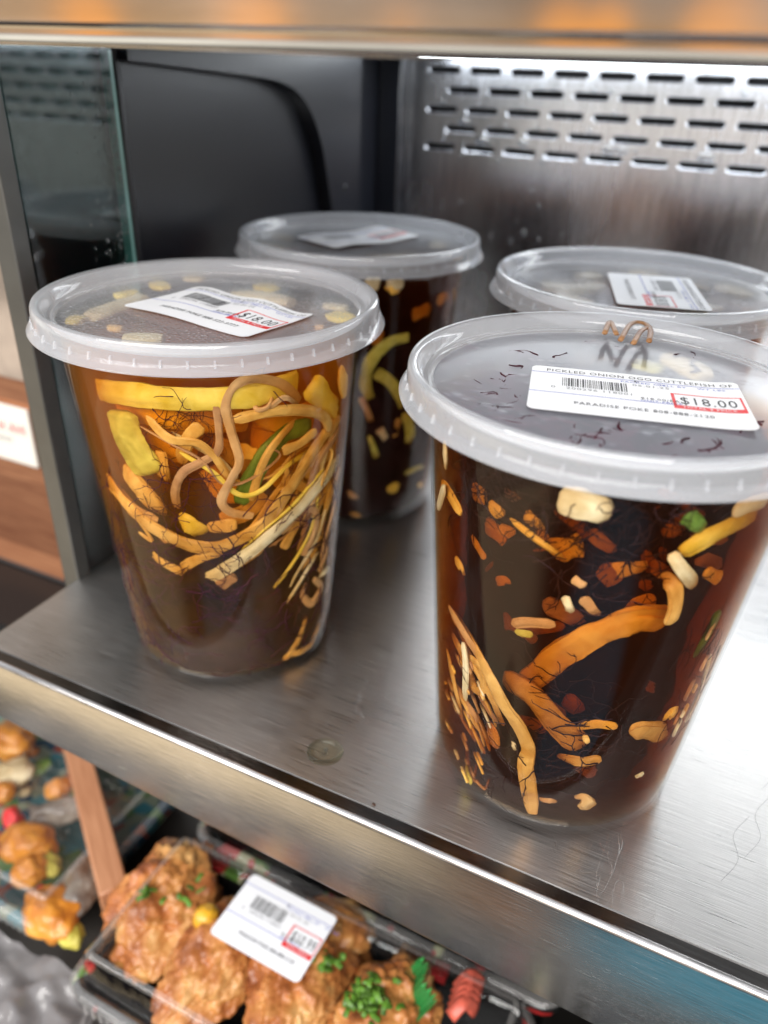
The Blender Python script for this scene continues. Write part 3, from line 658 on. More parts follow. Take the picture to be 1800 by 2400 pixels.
A_ += [
 ([(400,660),(560,700),(720,700)], 150, 'amber', .0100, 'broad orange onion layer behind the olive wedge of the front left tub', .9),
 ([(700,720),(900,740),(1080,730)], 150, 'amber', .0115, 'broad yellow onion layer at the back centre of the front left tub', .9),
 ([(1100,820),(1250,850),(1420,800)], 150, 'amber', .0110, 'broad yellow onion layer at the back right of the front left tub', .9),
 ([(640,820),(760,880),(860,860)], 110, 'amber', .0105, 'orange onion layer below the centre of the front left tub', .9),
 ([(1180,930),(1280,1000),(1360,960)], 110, 'amber', .0095, 'orange onion layer right of the green rind of the front left tub', .9),
 ([(900,960),(980,1060),(1080,1060)], 100, 'amber', .0105, 'yellow onion layer behind the tan loop end in the front left tub', .9),
 ([(1225,1000),(1290,1020),(1360,1080)], 50, 'gold', .0028, 'gold strip knotted right of the rind in the front left tub', .6),
 ([(1260,1240),(1290,1340),(1350,1380)], 60, 'yellow', .0048, 'yellow chunk low behind the hooked strip of the front left tub', .6),
 ([(470,1000),(560,1110),(680,1180)], 36, 'tan', .0030, 'tan strip just inside the long U strip of the front left tub', .6),
 ([(1330,880),(1290,980),(1220,1080)], 40, 'pale', .0018, 'pale frayed strip crossing the gold ones at right of the front left tub', .5),
 ([(620,700),(760,790),(880,800)], 120, 'gold', .0095, 'wide gold layer deep at the centre of the front left tub', .8),
 ([(1120,700),(1260,760),(1380,720)], 130, 'amber', .0085, 'wide orange layer deep under the bent gold strip of the front left tub', .8),
 ([(1240,900),(1360,960),(1440,900)], 120, 'gold', .0075, 'gold layer deep at right of the front left tub', .8),
 ([(380,640),(420,760)], 90, 'amber', .0080, 'orange layer deep at upper left of the front left tub', .8),
 ([(920,860),(1000,900),(1080,960)], 90, 'gold', .0080, 'gold layer deep behind the S-shaped strip of the front left tub', .8),
 ([(1140,1060),(1060,1150),(960,1180)], 80, 'gold', .0060, 'gold layer just above the long U strip of the front left tub', .8),
 ([(360,820),(420,930),(480,1010)], 50, 'gold', .0042, 'gold strip behind the left tan strip of the front left tub', .7),
 ([(1180,1230),(1100,1330),(1000,1400)], 34, 'gold', .0034, 'thin gold strip under the middle of the pale strip in the front left tub', .7),
 ([(1465,1000),(1440,1150),(1400,1300),(1390,1420)], 22, 'tan', .0009, 'long thin tan strip down the right wall of the front left tub', .6),
 ([(1160,700),(1230,650),(1290,680)], 24, 'tan', .0008, 'thin looping tan thread at upper right of the front left tub', .6),
 ([(1095,640),(1110,700),(1160,690),(1185,640)], 18, 'tan', .0007, 'tiny curled thread over the yellow band of the front left tub', .6),
]
for pts, w_, mk, d, lb, tp in A_: strip(0, pts, w_*SA, mk, d, lb, 'pickle piece', GA, ZA, taper=tp)
rz = random.Random(21)
U = [(440,965),(520,1090),(620,1190),(760,1270),(880,1300),(1000,1280),(1150,1190),(1245,1060),(1320,950),(1395,830),(1500,715)]
V = [(835,1465),(960,1400),(1120,1290),(1280,1150),(1420,990),(1512,850)]
W = [(1180,1500),(1260,1380),(1340,1220),(1400,1060),(1470,900),(1520,760)]
X = [(640,760),(760,830),(900,900),(1010,1010),(1130,980),(1260,880),(1400,800)]
for k in range(42):
    base_ = rz.choice([U, U, V, V, W, W, W, X]); i0 = rz.randrange(0, len(base_)-3); i1 = min(len(base_), i0+rz.randint(3, 6)); ox, oy = rz.gauss(0, 34), rz.gauss(10, 38)
    pp = [(x+ox+rz.gauss(0, 14), y+oy+rz.gauss(0, 14)) for x, y in base_[i0:i1]]
    if rz.random() < .3: pp.append((pp[-1][0]-rz.uniform(10, 60), pp[-1][1]-rz.uniform(20, 60)))
    strip(0, pp, rz.choice((10, 14, 18, 26, 34))*SA, rz.choice(['tan', 'gold', 'gold', 'brown', 'pale', 'yellow']), rz.uniform(.0008, .0050), 'thin frayed strand in the tangle at the right of the front left tub', 'pickle piece', 'thin strands in the front left tub', ZA, taper=.35, name='pickle_strand')
B_ = [
 ([(238,1222),(330,1350),(400,1480),(470,1620),(540,1720),(572,1800),(562,1885),(590,2060)], 60, 'gold', .0005, 'long golden strip falling to the base of the front right tub', .7),
 ([(255,1230),(350,1390),(430,1520),(500,1650)], 40, 'tan', .0012, 'tan strip hugging the long golden strip in the front right tub', .6),
 ([(312,1372),(322,1480),(318,1600)], 34, 'pale', .0005, 'short pale strip standing upright at left of the front right tub', .7),
 ([(262,1330),(320,1450),(350,1550),(392,1560),(385,1480),(340,1430)], 32, 'gold', .0014, 'hooked gold strip behind the upright pale strip of the front right tub', .7),
 ([(245,1400),(280,1550),(312,1680)], 36, 'gold', .0010, 'gold strip against the left wall of the front right tub', .6),
 ([(545,1560),(690,1440),(850,1345),(1000,1295),(1145,1285)], 118, 'orange', .0050, 'wide orange band rising to the right in the front right tub', .85),
 ([(470,1520),(590,1600),(680,1700),(780,1800)], 100, 'gold', .0042, 'wide golden band sloping down in the middle of the front right tub', .85),
 ([(1115,1112),(1160,1160),(1166,1230),(1140,1300)], 58, 'gold', .0016, 'bent gold strip above the end of the orange band in the front right tub', .8),
 ([(1150,1015),(1190,1080),(1245,1150)], 56, 'pale', .0010, 'short pale stick leaning left in the upper front right tub', .85),
 ([(1190,1015),(1300,960),(1420,900),(1545,840)], 84, 'yellow', .0026, 'yellow band at the upper right of the front right tub', .85),
 ([(1400,855),(1470,825),(1540,800)], 66, 'pale', .0014, 'pale onion piece above the yellow band of the front right tub', .8),
 ([(508,1302),(570,1293),(680,1302)], 44, 'tan', .0020, 'tan pod floating in the dark middle of the front right tub', .6),
 ([(520,1330),(590,1345)], 30, 'olive', .0026, 'olive sliver just under the tan pod of the front right tub', .5),
 ([(748,1120),(800,1150)], 42, 'tan', .0014, 'topmost of three small bits at the centre of the front right tub', .5),
 ([(720,1190),(745,1255)], 34, 'pale', .0012, 'pale left bit of the three small bits in the front right tub', .5),
 ([(790,1195),(850,1265)], 44, 'tan', .0018, 'tan right bit of the three small bits in the front right tub', .5),
 ([(690,805),(780,830),(905,865)], 120, 'pale', .0008, 'large whitish onion lump under the lid of the front right tub', .6),
 ([(1205,870),(1275,925)], 62, 'green', .0008, 'green scallion bit at top right of the front right tub', .6),
 ([(232,560),(238,620),(240,690)], 46, 'pale', .0006, 'pale yellow strip at top left of the front right tub', .5),
 ([(196,560),(198,650)], 60, 'orange', .0018, 'orange bit beside the top left wall of the front right tub', .7),
 ([(198,690),(240,760),(300,860)], 50, 'orange', .0016, 'orange strip sloping along the left wall of the front right tub', .7),
 ([(232,745),(212,820),(198,895)], 52, 'pale', .0008, 'whitish leaf shaped onion at the left wall of the front right tub', .3),
 ([(345,770),(395,790)], 75, 'orange', .0062, 'round amber slice in the upper left of the front right tub', .6),
 ([(415,820),(470,870)], 50, 'orange', .0040, 'amber sliver beside the round slice in the front right tub', .6),
 ([(560,860),(620,920)], 52, 'orange', .0048, 'amber sliver left of the whitish lump in the front right tub', .6),
 ([(400,900),(480,960)], 95, 'orange', .0090, 'deep reddish slab at upper left of the front right tub', .7),
 ([(660,1010),(790,985)], 100, 'orange', .0068, 'amber slab under the whitish lump of the front right tub', .7),
 ([(500,880),(600,960),(720,1040)], 24, 'orange', .0030, 'thin amber strand sloping below the lid of the front right tub', .6),
 ([(280,1040),(312,1090)], 46, 'orange', .0022, 'amber nub at the left of the front right tub', .6),
 ([(900,1090),(1050,1075)], 66, 'orange', .0070, 'deep amber piece left of the pale stick in the front right tub', .6),
 ([(930,1220),(1090,1210)], 56, 'orange', .0095, 'faint red piece behind the bent gold strip of the front right tub', .6),
 ([(345,950),(400,1040)], 36, 'orange', .0052, 'narrow amber piece above the nub in the front right tub', .6),
 ([(780,1990),(830,2030)], 66, 'pale', .0024, 'pale onion cube near the base of the front right tub', .7),
 ([(622,2000),(685,2010)], 26, 'tan', .0010, 'small tan wedge beside the golden strip end in the front right tub', .9),
 ([(985,1740),(1060,1730),(1165,1750)], 92, 'gold', .0014, 'broad gold piece at lower right of the front right tub', .6),
 ([(770,1712),(860,1700),(930,1712)], 40, 'orange', .0036, 'orange strip behind the seaweed branch low in the front right tub', .6),
 ([(700,1835),(790,1850),(870,1840)], 50, 'gold', .0024, 'gold strip under the seaweed branch in the front right tub', .6),
 ([(1005,1912),(1036,1898)], 22, 'pale', .0005, 'tiny pale seed at the bottom right of the front right tub', .3),
 ([(1310,1420),(1260,1580),(1205,1690)], 36, 'pale', .0006, 'slim pale strip along the lower right wall of the front right tub', .5),
 ([(1345,1250),(1300,1340),(1250,1430)], 60, 'green', .0024, 'dark green rind strip at right in the front right tub', .6),
 ([(1130,1670),(1170,1655)], 55, 'orange', .0012, 'orange carrot bit at right above the broad gold piece in the front right tub', .7),
 ([(430,1780),(410,1700)], 70, 'orange', .0060, 'dim red bit left of the long golden strip in the front right tub', .6),
 ([(320,1900),(345,1950)], 40, 'olive', .0012, 'olive bit near the bottom left of the front right tub', .5),
 ([(512,1770),(520,1800)], 20, 'pale', .0006, 'tiny pale chip left of the golden strip in the front right tub', .5),
 ([(800,1745),(812,1775)], 24, 'gold', .0010, 'tiny gold chip beside the branch in the front right tub', .5),
 ([(1290,1090),(1350,1120)], 60, 'orange', .0040, 'dull orange bit right of the pale stick in the front right tub', .5),
]
for pts, w_, mk, d, lb, tp in B_: strip(1, pts, w_*SB, mk, d, lb, 'pickle piece', GB, ZB, taper=tp*random.uniform(.6, .95), sq=random.uniform(2.0, 2.6))
rq = random.Random(5)
for k in range(44):
    x = rq.uniform(330, 1250); y = rq.uniform(760, 1260) if k < 34 else rq.uniform(1260, 1850)
    a = rq.uniform(.2, 1.1) if rq.random() < .7 else rq.uniform(-.8, .2); l = rq.uniform(60, 210)
    strip(1, [(x, y), (x+l*.5*math.cos(a)+rq.uniform(-9, 9), y+l*.5*math.sin(a)+rq.uniform(-9, 9)), (x+l*math.cos(a), y+l*math.sin(a))], rq.uniform(16, 80)*SB, rq.choice(['rust', 'rust', 'rust', 'brown', 'orange']), rq.uniform(.0065, .0115), 'dim amber piece deep in the brine of the front right tub', 'pickle piece', 'dim pieces deep in the front right tub', ZB, taper=.35, name='pickle_piece')
for k in range(16):
    x = rq.uniform(225, 330); y = rq.uniform(1240, 1560); l = rq.uniform(160, 330)
    strip(1, [(x, y), (x+l*.22+rq.gauss(0, 8), y+l*.35), (x+l*.42+rq.gauss(0, 12), y+l*.7), (x+l*.55, y+l)], rq.choice((10, 16, 24, 34))*SB, rq.choice(['tan', 'gold', 'brown', 'gold']), rq.uniform(.0015, .0060), 'thin golden strand in the bundle at the left of the front right tub', 'pickle piece', 'thin strands in the front right tub', ZB, taper=.3, name='pickle_strand')
for k in range(70):    # slivers against the left wall
    x = random.uniform(205, 380); y = random.uniform(1380, 1960)
    if x < 212+(y-1600)*.25: continue
    l = random.uniform(35, 110)
    strip(1, [(x, y), (x+l*.3, y+l*.7), (x+l*.42, y+l)], random.uniform(4, 12)*SB, random.choice(['gold', 'tan', 'pale', 'brown', 'orange']), random.uniform(.0006, .0045), 'thin golden sliver against the lower left wall of the front right tub', 'pickle piece', 'slivers against the left wall of the front right tub', ZB, taper=.1, name='pickle_sliver')
for k in range(30):
    x = random.uniform(1190, 1400); y = random.uniform(1180, 1800)
    if x > 1420-(y-1300)*.36 or x < 1290-(y-1300)*.30: continue
    l = random.uniform(30, 90)
    strip(1, [(x, y), (x-l*.25, y+l*.5), (x-l*.5, y+l)], random.uniform(6, 14)*SB, random.choice(['tan', 'gold', 'brown', 'pale']), random.uniform(.0005, .002), 'thin tan sliver against the right wall of the front right tub', 'pickle piece', 'slivers against the right wall of the front right tub', ZB, taper=.1, name='pickle_sliver')
C_ = [
 ([(725,590),(580,625),(460,720),(390,850),(375,980),(410,1090)], 92, 'olive', .0006, 'olive onion arc in the middle of the back left tub', .85),
 ([(455,880),(560,950),(640,1060),(690,1180)], 84, 'olive', .0010, 'olive strip with pale end under the arc in the back left tub', .8),
 ([(330,1080),(380,1180),(420,1290)], 50, 'tan', .0010, 'tan strip at left in the back left tub', .6),
 ([(395,1390),(430,1480),(462,1575)], 44, 'olive', .0008, 'narrow olive strip low in the back left tub', .6),
 ([(700,1200),(735,1340),(720,1470)], 90, 'olive', .0016, 'wide olive piece at right in the back left tub', .6),
 ([(640,1250),(600,1400)], 50, 'gold', .0022, 'gold strip between olive pieces in the back left tub', .6),
 ([(370,150),(480,170)], 110, 'pale', .0010, 'pale onion piece under the lid of the back left tub', .6),
 ([(540,205),(650,195)], 70, 'orange', .0010, 'orange bit under the lid of the back left tub', .6),
 ([(540,140),(680,150)], 70, 'pale', .0008, 'pale bit above the orange one in the back left tub', .6),
 ([(1090,200),(1100,330),(1090,480)], 40, 'gold', .0008, 'gold strip along the right wall of the back left tub', .6),
 ([(560,1850),(640,1790)], 80, 'yellow', .0014, 'yellow bit near the bottom of the back left tub', .5),
 ([(690,1700),(800,1650),(860,1640)], 40, 'olive', .0012, 'olive strip near the bottom right of the back left tub', .6),
 ([(800,1790),(840,1780)], 40, 'orange', .0012, 'red orange fleck at the bottom right of the back left tub', .6),
 ([(220,1850),(300,1900)], 50, 'tan', .0012, 'tan bit at the bottom left of the back left tub', .6),
 ([(240,2020),(330,2040)], 36, 'gold', .0012, 'gold bit at the very base of the back left tub', .6),
 ([(480,1330),(540,1420)], 60, 'pale', .0012, 'pale bit behind the reflection in the back left tub', .5),
 ([(420,640),(520,560)], 60, 'orange', .0055, 'dim red piece above the arc in the back left tub', .6),
 ([(760,420),(900,360)], 110, 'orange', .0060, 'dim red slab at upper right of the back left tub', .6),
 ([(960,300),(1040,260)], 80, 'orange', .0045, 'dim orange slab by the right wall of the back left tub', .6),
]
for pts, w_, mk, d, lb, tp in C_: strip(2, pts, w_*SC, mk, d, lb, 'pickle piece', GC, ZC, taper=tp)
for k, (a, b_) in enumerate((((1160,735),(1172,770)), ((1180,725),(1200,735)))):
    strip(3, [a, b_], 18, ['pale', 'gold'][k], .001, ['pale onion bit at the left wall of the back right tub', 'gold bit under the lid of the back right tub'][k], 'pickle piece', 'pickled pieces in the back right tub', lambda x, y: (x, y))

# seaweed: dark core plus many branching threads
def thread(b, p, dirv, nrm, length, r, depth=0, rnd=random, keep=None):
    pts = [p.copy()]; d = dirv.normalized(); n = max(4, int(length/.0011)); cur = p.copy()
    for k in range(n):
        j = Vector((rnd.gauss(0, 1), rnd.gauss(0, 1), rnd.gauss(0, 1)))*.30
        d = (d+j-nrm*(d+j).dot(nrm)*.8).normalized(); cur = cur+d*(length/n)
        if keep: cur, nrm = keep(cur, nrm)
        pts.append(cur.copy())
        if depth < 2 and k > 1 and rnd.random() < .22: thread(b, cur, (d+j*1.8), nrm, length*rnd.uniform(.25, .5), r*.75, depth+1, rnd, keep)
    m = len(pts); b.tube(pts, [2*r*(1-.55*k/m) for k in range(m)], [2*r*(1-.55*k/m) for k in range(m)], [nrm]*m, 5)
def keeper(tub, dmin, dmax):
    cx, cy = TUBS[tub]
    def f(p, nr):
        z = max(.004, min(.1255, p.z)); v = Vector((p.x-cx, p.y-cy, 0)); R_ = v.length; v = v.normalized(); R_ = min(rad(z, dmin), max(R_, rad(z, dmax)))
        return Vector((cx, cy, z))+v*R_, v
    return f
rs = random.Random(11)
def seaweed(tub, spots, zc, count, label, conv, core=True, hi=.7, mk='ogo'):
    cx, cy = TUBS[tub]; b = MB()
    if core:
        pf = []; zs = [.005+(zc-.005)*k/16 for k in range(17)]
        n = 72; vs = []
        for i in range(n):
            a = 2*math.pi*i/n
            for k, z in enumerate(zs):
                nn = noise.fractal(Vector((math.cos(a)*3, math.sin(a)*3, z*110)), 1, 2, 4)
                s = 1 if k < 14 else math.cos((k-13)/3*math.pi/2*.97)
                R_ = (rad(z, .0040)+.0018*nn)*max(.03, s); vs.append((cx+R_*math.cos(a), cy+R_*math.sin(a), z+.004*nn*(k > 8)))
        m = len(zs); F = [(i*m+k, ((i+1) % n)*m+k, ((i+1) % n)*m+k+1, i*m+k+1) for i in range(n) for k in range(m-1)]
        F.append(tuple(i*m+m-1 for i in range(n))); b.add(vs, F, 1)
    for k in range(count):      # threads all round the wall
        a = rs.uniform(0, 2*math.pi); z = rs.uniform(.006, zc+.004)
        R_ = rad(z, rs.uniform(.0006, .0045)); p = Vector((cx+R_*math.cos(a), cy+R_*math.sin(a), z)); nr = Vector((math.cos(a), math.sin(a), 0))
        dv = Vector((-math.sin(a), math.cos(a), 0))*rs.gauss(0, 1)+Vector((0, 0, rs.gauss(0, 1)))
        thread(b, p, dv, nr, rs.uniform(.008, .020), rs.uniform(.00012, .00028), 0, rs, keeper(tub, .0004, .006))
    for (zx, zy, sp, cnt, r) in spots:
        for k in range(cnt):
            q = conv(zx+rs.gauss(0, sp), zy+rs.gauss(0, sp*.8)); d = rs.uniform(.0003, .0016) if rs.random() < (.14 if tub == 0 else .09) else rs.uniform(.003, .009); p = hit_cone(tub, q[0], q[1], d, True)
            if p is None or p.z > .125 or p.z < .005: continue
            nr = ncone(tub, p); tx = nr.cross(Vector((0,0,1)))
            thread(b, p, tx*rs.gauss(0, 1)+Vector((0,0,rs.gauss(0, 1))), nr, rs.uniform(.005, .013), r*rs.uniform(.7, 1.2), 0, rs, keeper(tub, .0002, .010))
    o = b.build('seaweed_tangle', [M[mk], M['core']], None, True); tag(o, label, 'seaweed', kind='stuff')
seaweed(0, [(780,770,80,26,.00015),(700,1000,60,16,.00016),(790,1130,80,26,.00017),(850,980,60,14,.00014),(500,1060,30,5,.00012),(980,1260,30,5,.00015),(740,1420,70,16,.00015),(1300,1290,50,14,.00014),(1280,1180,70,8,.00014),(1000,780,90,8,.00013),(1150,640,60,6,.00016)], .078, 420,
        'tangled purple seaweed filling the lower half of the front left tub', ZA)
seaweed(1, [(300,1420,50,10,.00012),(480,1600,60,14,.00014),(560,1740,40,12,.00018),(800,1740,80,26,.00022),(900,1700,60,14,.0002),(660,1520,50,12,.00018),(1280,1550,50,30,.00016),(1330,1350,50,24,.00016),(1000,800,140,40,.00018),(560,740,120,44,.00018),(760,760,80,4,.00014),(300,640,40,12,.00014),(1180,1730,60,14,.00014),(1120,1750,50,12,.00014),(640,900,120,16,.00018),(1000,1060,120,22,.0002),(420,760,80,50,.0002),(880,770,160,60,.0002),(1150,800,80,30,.0002),(330,900,60,24,.00016),(850,1000,160,40,.00022),(1290,1450,60,40,.0002),(500,1850,60,20,.0002),(760,1830,60,24,.00024),(250,1380,20,10,.00012),(600,1860,30,6,.0002)], .0, 0,
        'tangled dark brown seaweed strands throughout the front right tub', ZB, core=False, mk='ogod')
seaweed(2, [(800,1250,140,30,.00018),(500,1300,100,20,.00016),(480,800,60,4,.00016)], .115, 120, 'dark seaweed filling the back left tub', ZC, mk='ogod')
seaweed(3, [], .11, 60, 'dark seaweed filling the back right tub', ZC, mk='ogod')
# dark heart of the front right tub
def heart(tub, off, z0, z1_, label):
    cx, cy = TUBS[tub]; n = 72; zs = [z0+(z1_-z0)*k/18 for k in range(19)]; vs = []
    for i in range(n):
        a = 2*math.pi*i/n
        for k, z in enumerate(zs):
            nn = noise.fractal(Vector((math.cos(a)*2.2, math.sin(a)*2.2, z*70)), 1, 2, 4); R_ = rad(z, off)+.0035*nn
            vs.append((cx+R_*math.cos(a), cy+R_*math.sin(a), z))
    m = len(zs); F = [(i*m+k, ((i+1) % n)*m+k, ((i+1) % n)*m+k+1, i*m+k+1) for i in range(n) for k in range(m-1)] + [tuple(i*m+m-1 for i in range(n)), tuple(i*m for i in range(n))[::-1]]
    o = MB().add(vs, F).build('seaweed_mass', M['core'], None, True); tag(o, label, 'seaweed', kind='stuff')
heart(1, .0105, .010, .1235, 'dense dark seaweed core in the middle of the front right tub')

# bits seen under the lids
def under(tub, items):
    for (pts, w_, mk, th, lb, cat) in items:
        P_ = catmull([at(a/.9217, b_/.9217, 2, .1310) for a, b_ in pts], 5); n = len(P_); ws = [w_/1000*(.6+.4*min(1, min(k, n-1-k)/2)) for k in range(n)]
        o = MB().tube(P_, ws, [th/1000]*n, [Vector((0,0,1))]*n, 12, 0, 2.8).build('pickle_strip', M[mk], None, True, 70)
        tag(o, lb, cat, 'pickled pieces pressed under the lids')
under(0, [([(195,685),(240,668),(310,645)], 9, 'pale', 3, 'pale onion slab pressed under the lid left of the wrinkled label', 'pickle piece'),
          ([(268,733),(352,735)], 9, 'pale', 3, 'rectangular white onion slice under the front of the front left lid', 'pickle piece'),
          ([(500,640),(560,640),(630,655)], 9, 'pale', 3, 'pale onion piece under the front left lid behind the label', 'pickle piece'),
          ([(235,708),(265,712)], 4, 'gold', 2, 'small gold bit under the front left lid near the label corner', 'pickle piece'),
          ([(680,708),(700,708)], 4, 'tan', 2, 'small tan bit under the front left lid at the right', 'pickle piece')])
ru = random.Random(3); extra = []
for k in range(7):
    x, y = [(150,690),(250,640),(330,620),(400,600),(560,625),(700,660),(720,690)][k]
    extra.append(([(x, y), (x+ru.uniform(20, 60), y+ru.uniform(-10, 14))], ru.uniform(6, 12), ru.choice(['pale', 'pale', 'pale', 'yellow']), 2, 'small pale bit pressed under the front left lid', 'pickle piece'))
under(0, extra)
under(1, [([(1440,772),(1480,790),(1520,815)], 11, 'pale', 3, 'pale onion triangle under the front right lid behind the label', 'pickle piece'),
          ([(1370,785),(1430,800)], 8, 'olive', 2, 'green scallion bit under the front right lid above the label', 'pickle piece')])
under(2, [([(560,530),(620,545)], 8, 'pale', 3, 'pale bit under the back left lid left of its label', 'pickle piece'),
          ([(800,560),(900,555)], 8, 'pale', 3, 'pale bit under the back left lid beside its label', 'pickle piece')])
ex3 = []
for k, (t3, x, y) in enumerate(((2, 590, 510), (2, 680, 560), (2, 760, 565), (2, 930, 530), (2, 960, 550))):
    ex3.append(([(x, y), (x+ru.uniform(20, 50), y+ru.uniform(-5, 8))], ru.uniform(6, 12), ru.choice(['pale', 'pale', 'tan']), 2, 'small pale bit pressed under the back left lid', 'pickle piece'))
under(2, ex3)
under(3, [(q_, w__, m_, 2, 'small pale bit pressed under the back right lid', 'pickle piece') for q_, w__, m_ in (([(1200, 640), (1270, 660)], 14, 'pale'), ([(1360, 590), (1420, 600)], 12, 'pale'), ([(1560, 620), (1610, 640)], 12, 'pale'), ([(1250, 600), (1290, 595)], 10, 'pale'))])
under(3, [([(1170,620),(1240,625),(1300,620)], 12, 'pale', 3, 'pale onion piece under the back right lid left of its label', 'pickle piece'),
          ([(1420,600),(1530,625)], 5, 'pale', 2, 'long pale onion sliver under the back right lid', 'pickle piece'),
          ([(1460,650),(1560,668)], 5, 'pale', 2, 'second long pale sliver under the back right lid nearer the camera', 'pickle piece'),
          ([(1480,676),(1530,682)], 5, 'green', 2, 'green bit under the back right lid beside the label end', 'pickle piece')])
b = MB(); cx, cy = TUBS[1]
spots = [(1060,840,40,20),(1300,1000,80,20),(1110,850,60,30),(1440,1000,90,36),(1180,960,60,20),(1500,760,60,10),(1080,820,16,9),(1180,780,26,6),(1060,880,22,5),(1150,905,26,8),(1260,950,40,7),(1340,940,24,12),(1540,970,34,10),(1400,735,34,12),(1300,760,30,5),(1030,770,30,6),(1450,985,40,7),(1620,930,20,5),(1210,860,10,2)]
for (zx, zy, sp, cnt) in spots:
    for k in range(cnt):
        p = at((zx+rs.gauss(0, sp))/.9217, (zy+rs.gauss(0, sp*.45))/.9217, 2, .1328+rs.uniform(-.0003, .0003))
        if (p.x-cx)**2+(p.y-cy)**2 > .047**2: continue
        thread(b, p, Vector((rs.gauss(0,1), rs.gauss(0,1), 0)), Vector((0,0,1)), rs.uniform(.003, .011), rs.uniform(.0003, .0007), 1, rs)
o = b.build('seaweed_strands', M['ogo'], None, True); tag(o, 'dark seaweed strands stuck under the front right lid', 'seaweed', kind='stuff')
# curl of brown seaweed on the rim of the front right tub
b = MB(); q = [(1306,720),(1318,695),(1332,722)], [(1340,735),(1362,700),(1388,697),(1405,712),(1402,738)], [(1368,742),(1385,715),(1404,706)]
for pp in q:
    P_ = catmull([at(a/.9217, c/.9217, 2, .1375) for a, c in pp], 5); b.tube(P_, [.0017]*len(P_), [.0010]*len(P_), [Vector((0,0,1))]*len(P_), 8)
o = b.build('seaweed_curl', M['brown'], None, True); tag(o, 'curled brown seaweed caught on the back rim of the front right lid', 'seaweed')

# ------------------------------------------------------------ lower level: shelf, trays, food
o = MB().box((-.9, -.105, -.206), (.9, .34, -.200)).build('lower_shelf', solid('lower_shelf_dark', (.05, .045, .04), .4, var=.3, vscale=20)); tag(o, 'dark lower shelf of the case under the food trays', 'shelf')
o = MB().box((.0, .335, -.199), (.9, .345, -.012)).build('lower_back_wall', M['dark']); tag(o, 'dark back wall behind the lower food trays', 'back wall')

def floral(name, base, cols, scale=90, thr=.5):
    m, t, p, o_ = mat(name); p.inputs['Roughness'].default_value = .25; p.inputs['Coat Weight'].default_value = .5
    tc = N(t, 'ShaderNodeTexCoord'); v = N(t, 'ShaderNodeTexVoronoi'); v.inputs['Scale'].default_value = scale; t.links.new(tc.outputs['Object'], v.inputs['Vector'])
    sp_ = N(t, 'ShaderNodeSeparateColor'); t.links.new(v.outputs['Color'], sp_.inputs[0])
    c = ramp(t, sp_.outputs[0], [(i/len(cols), k) for i, k in enumerate(cols)], 'CONSTANT')
    n = mrange(t, noise_tex(t, scale*.22, 2), thr, thr+.02, 0, 1)
    mx = N(t, 'ShaderNodeMix', data_type='RGBA'); t.links.new(n, mx.inputs[0]); mx.inputs[6].default_value = (*base, 1); t.links.new(c, mx.inputs[7]); t.links.new(mx.outputs[2], p.inputs['Base Color'])
    return m
M['floral'] = floral('floral_tray', (.02, .02, .02), [(.55, .03, .03), (.50, .52, .28), (.60, .05, .05), (.12, .25, .05), (.50, .50, .30)], 150, .52)
M['teal'] = floral('teal_floral_tray', (.03, .12, .14), [(.05, .20, .24), (.24, .28, .20), (.08, .18, .05), (.30, .06, .03), (.01, .05, .09)], 120, .42)
M['film'] = clear('clear_tray_lid', (.97, .97, .97), .04, 1.5, .05, .6, 45)
M['filmedge'] = plastic('clear_lid_edge', (.75, .73, .70), .16, .08, .4, .2)
M['trayblack'] = solid('tray_black', (.014, .014, .014), .25, spec=.5, bmp=.3, bscale=300)

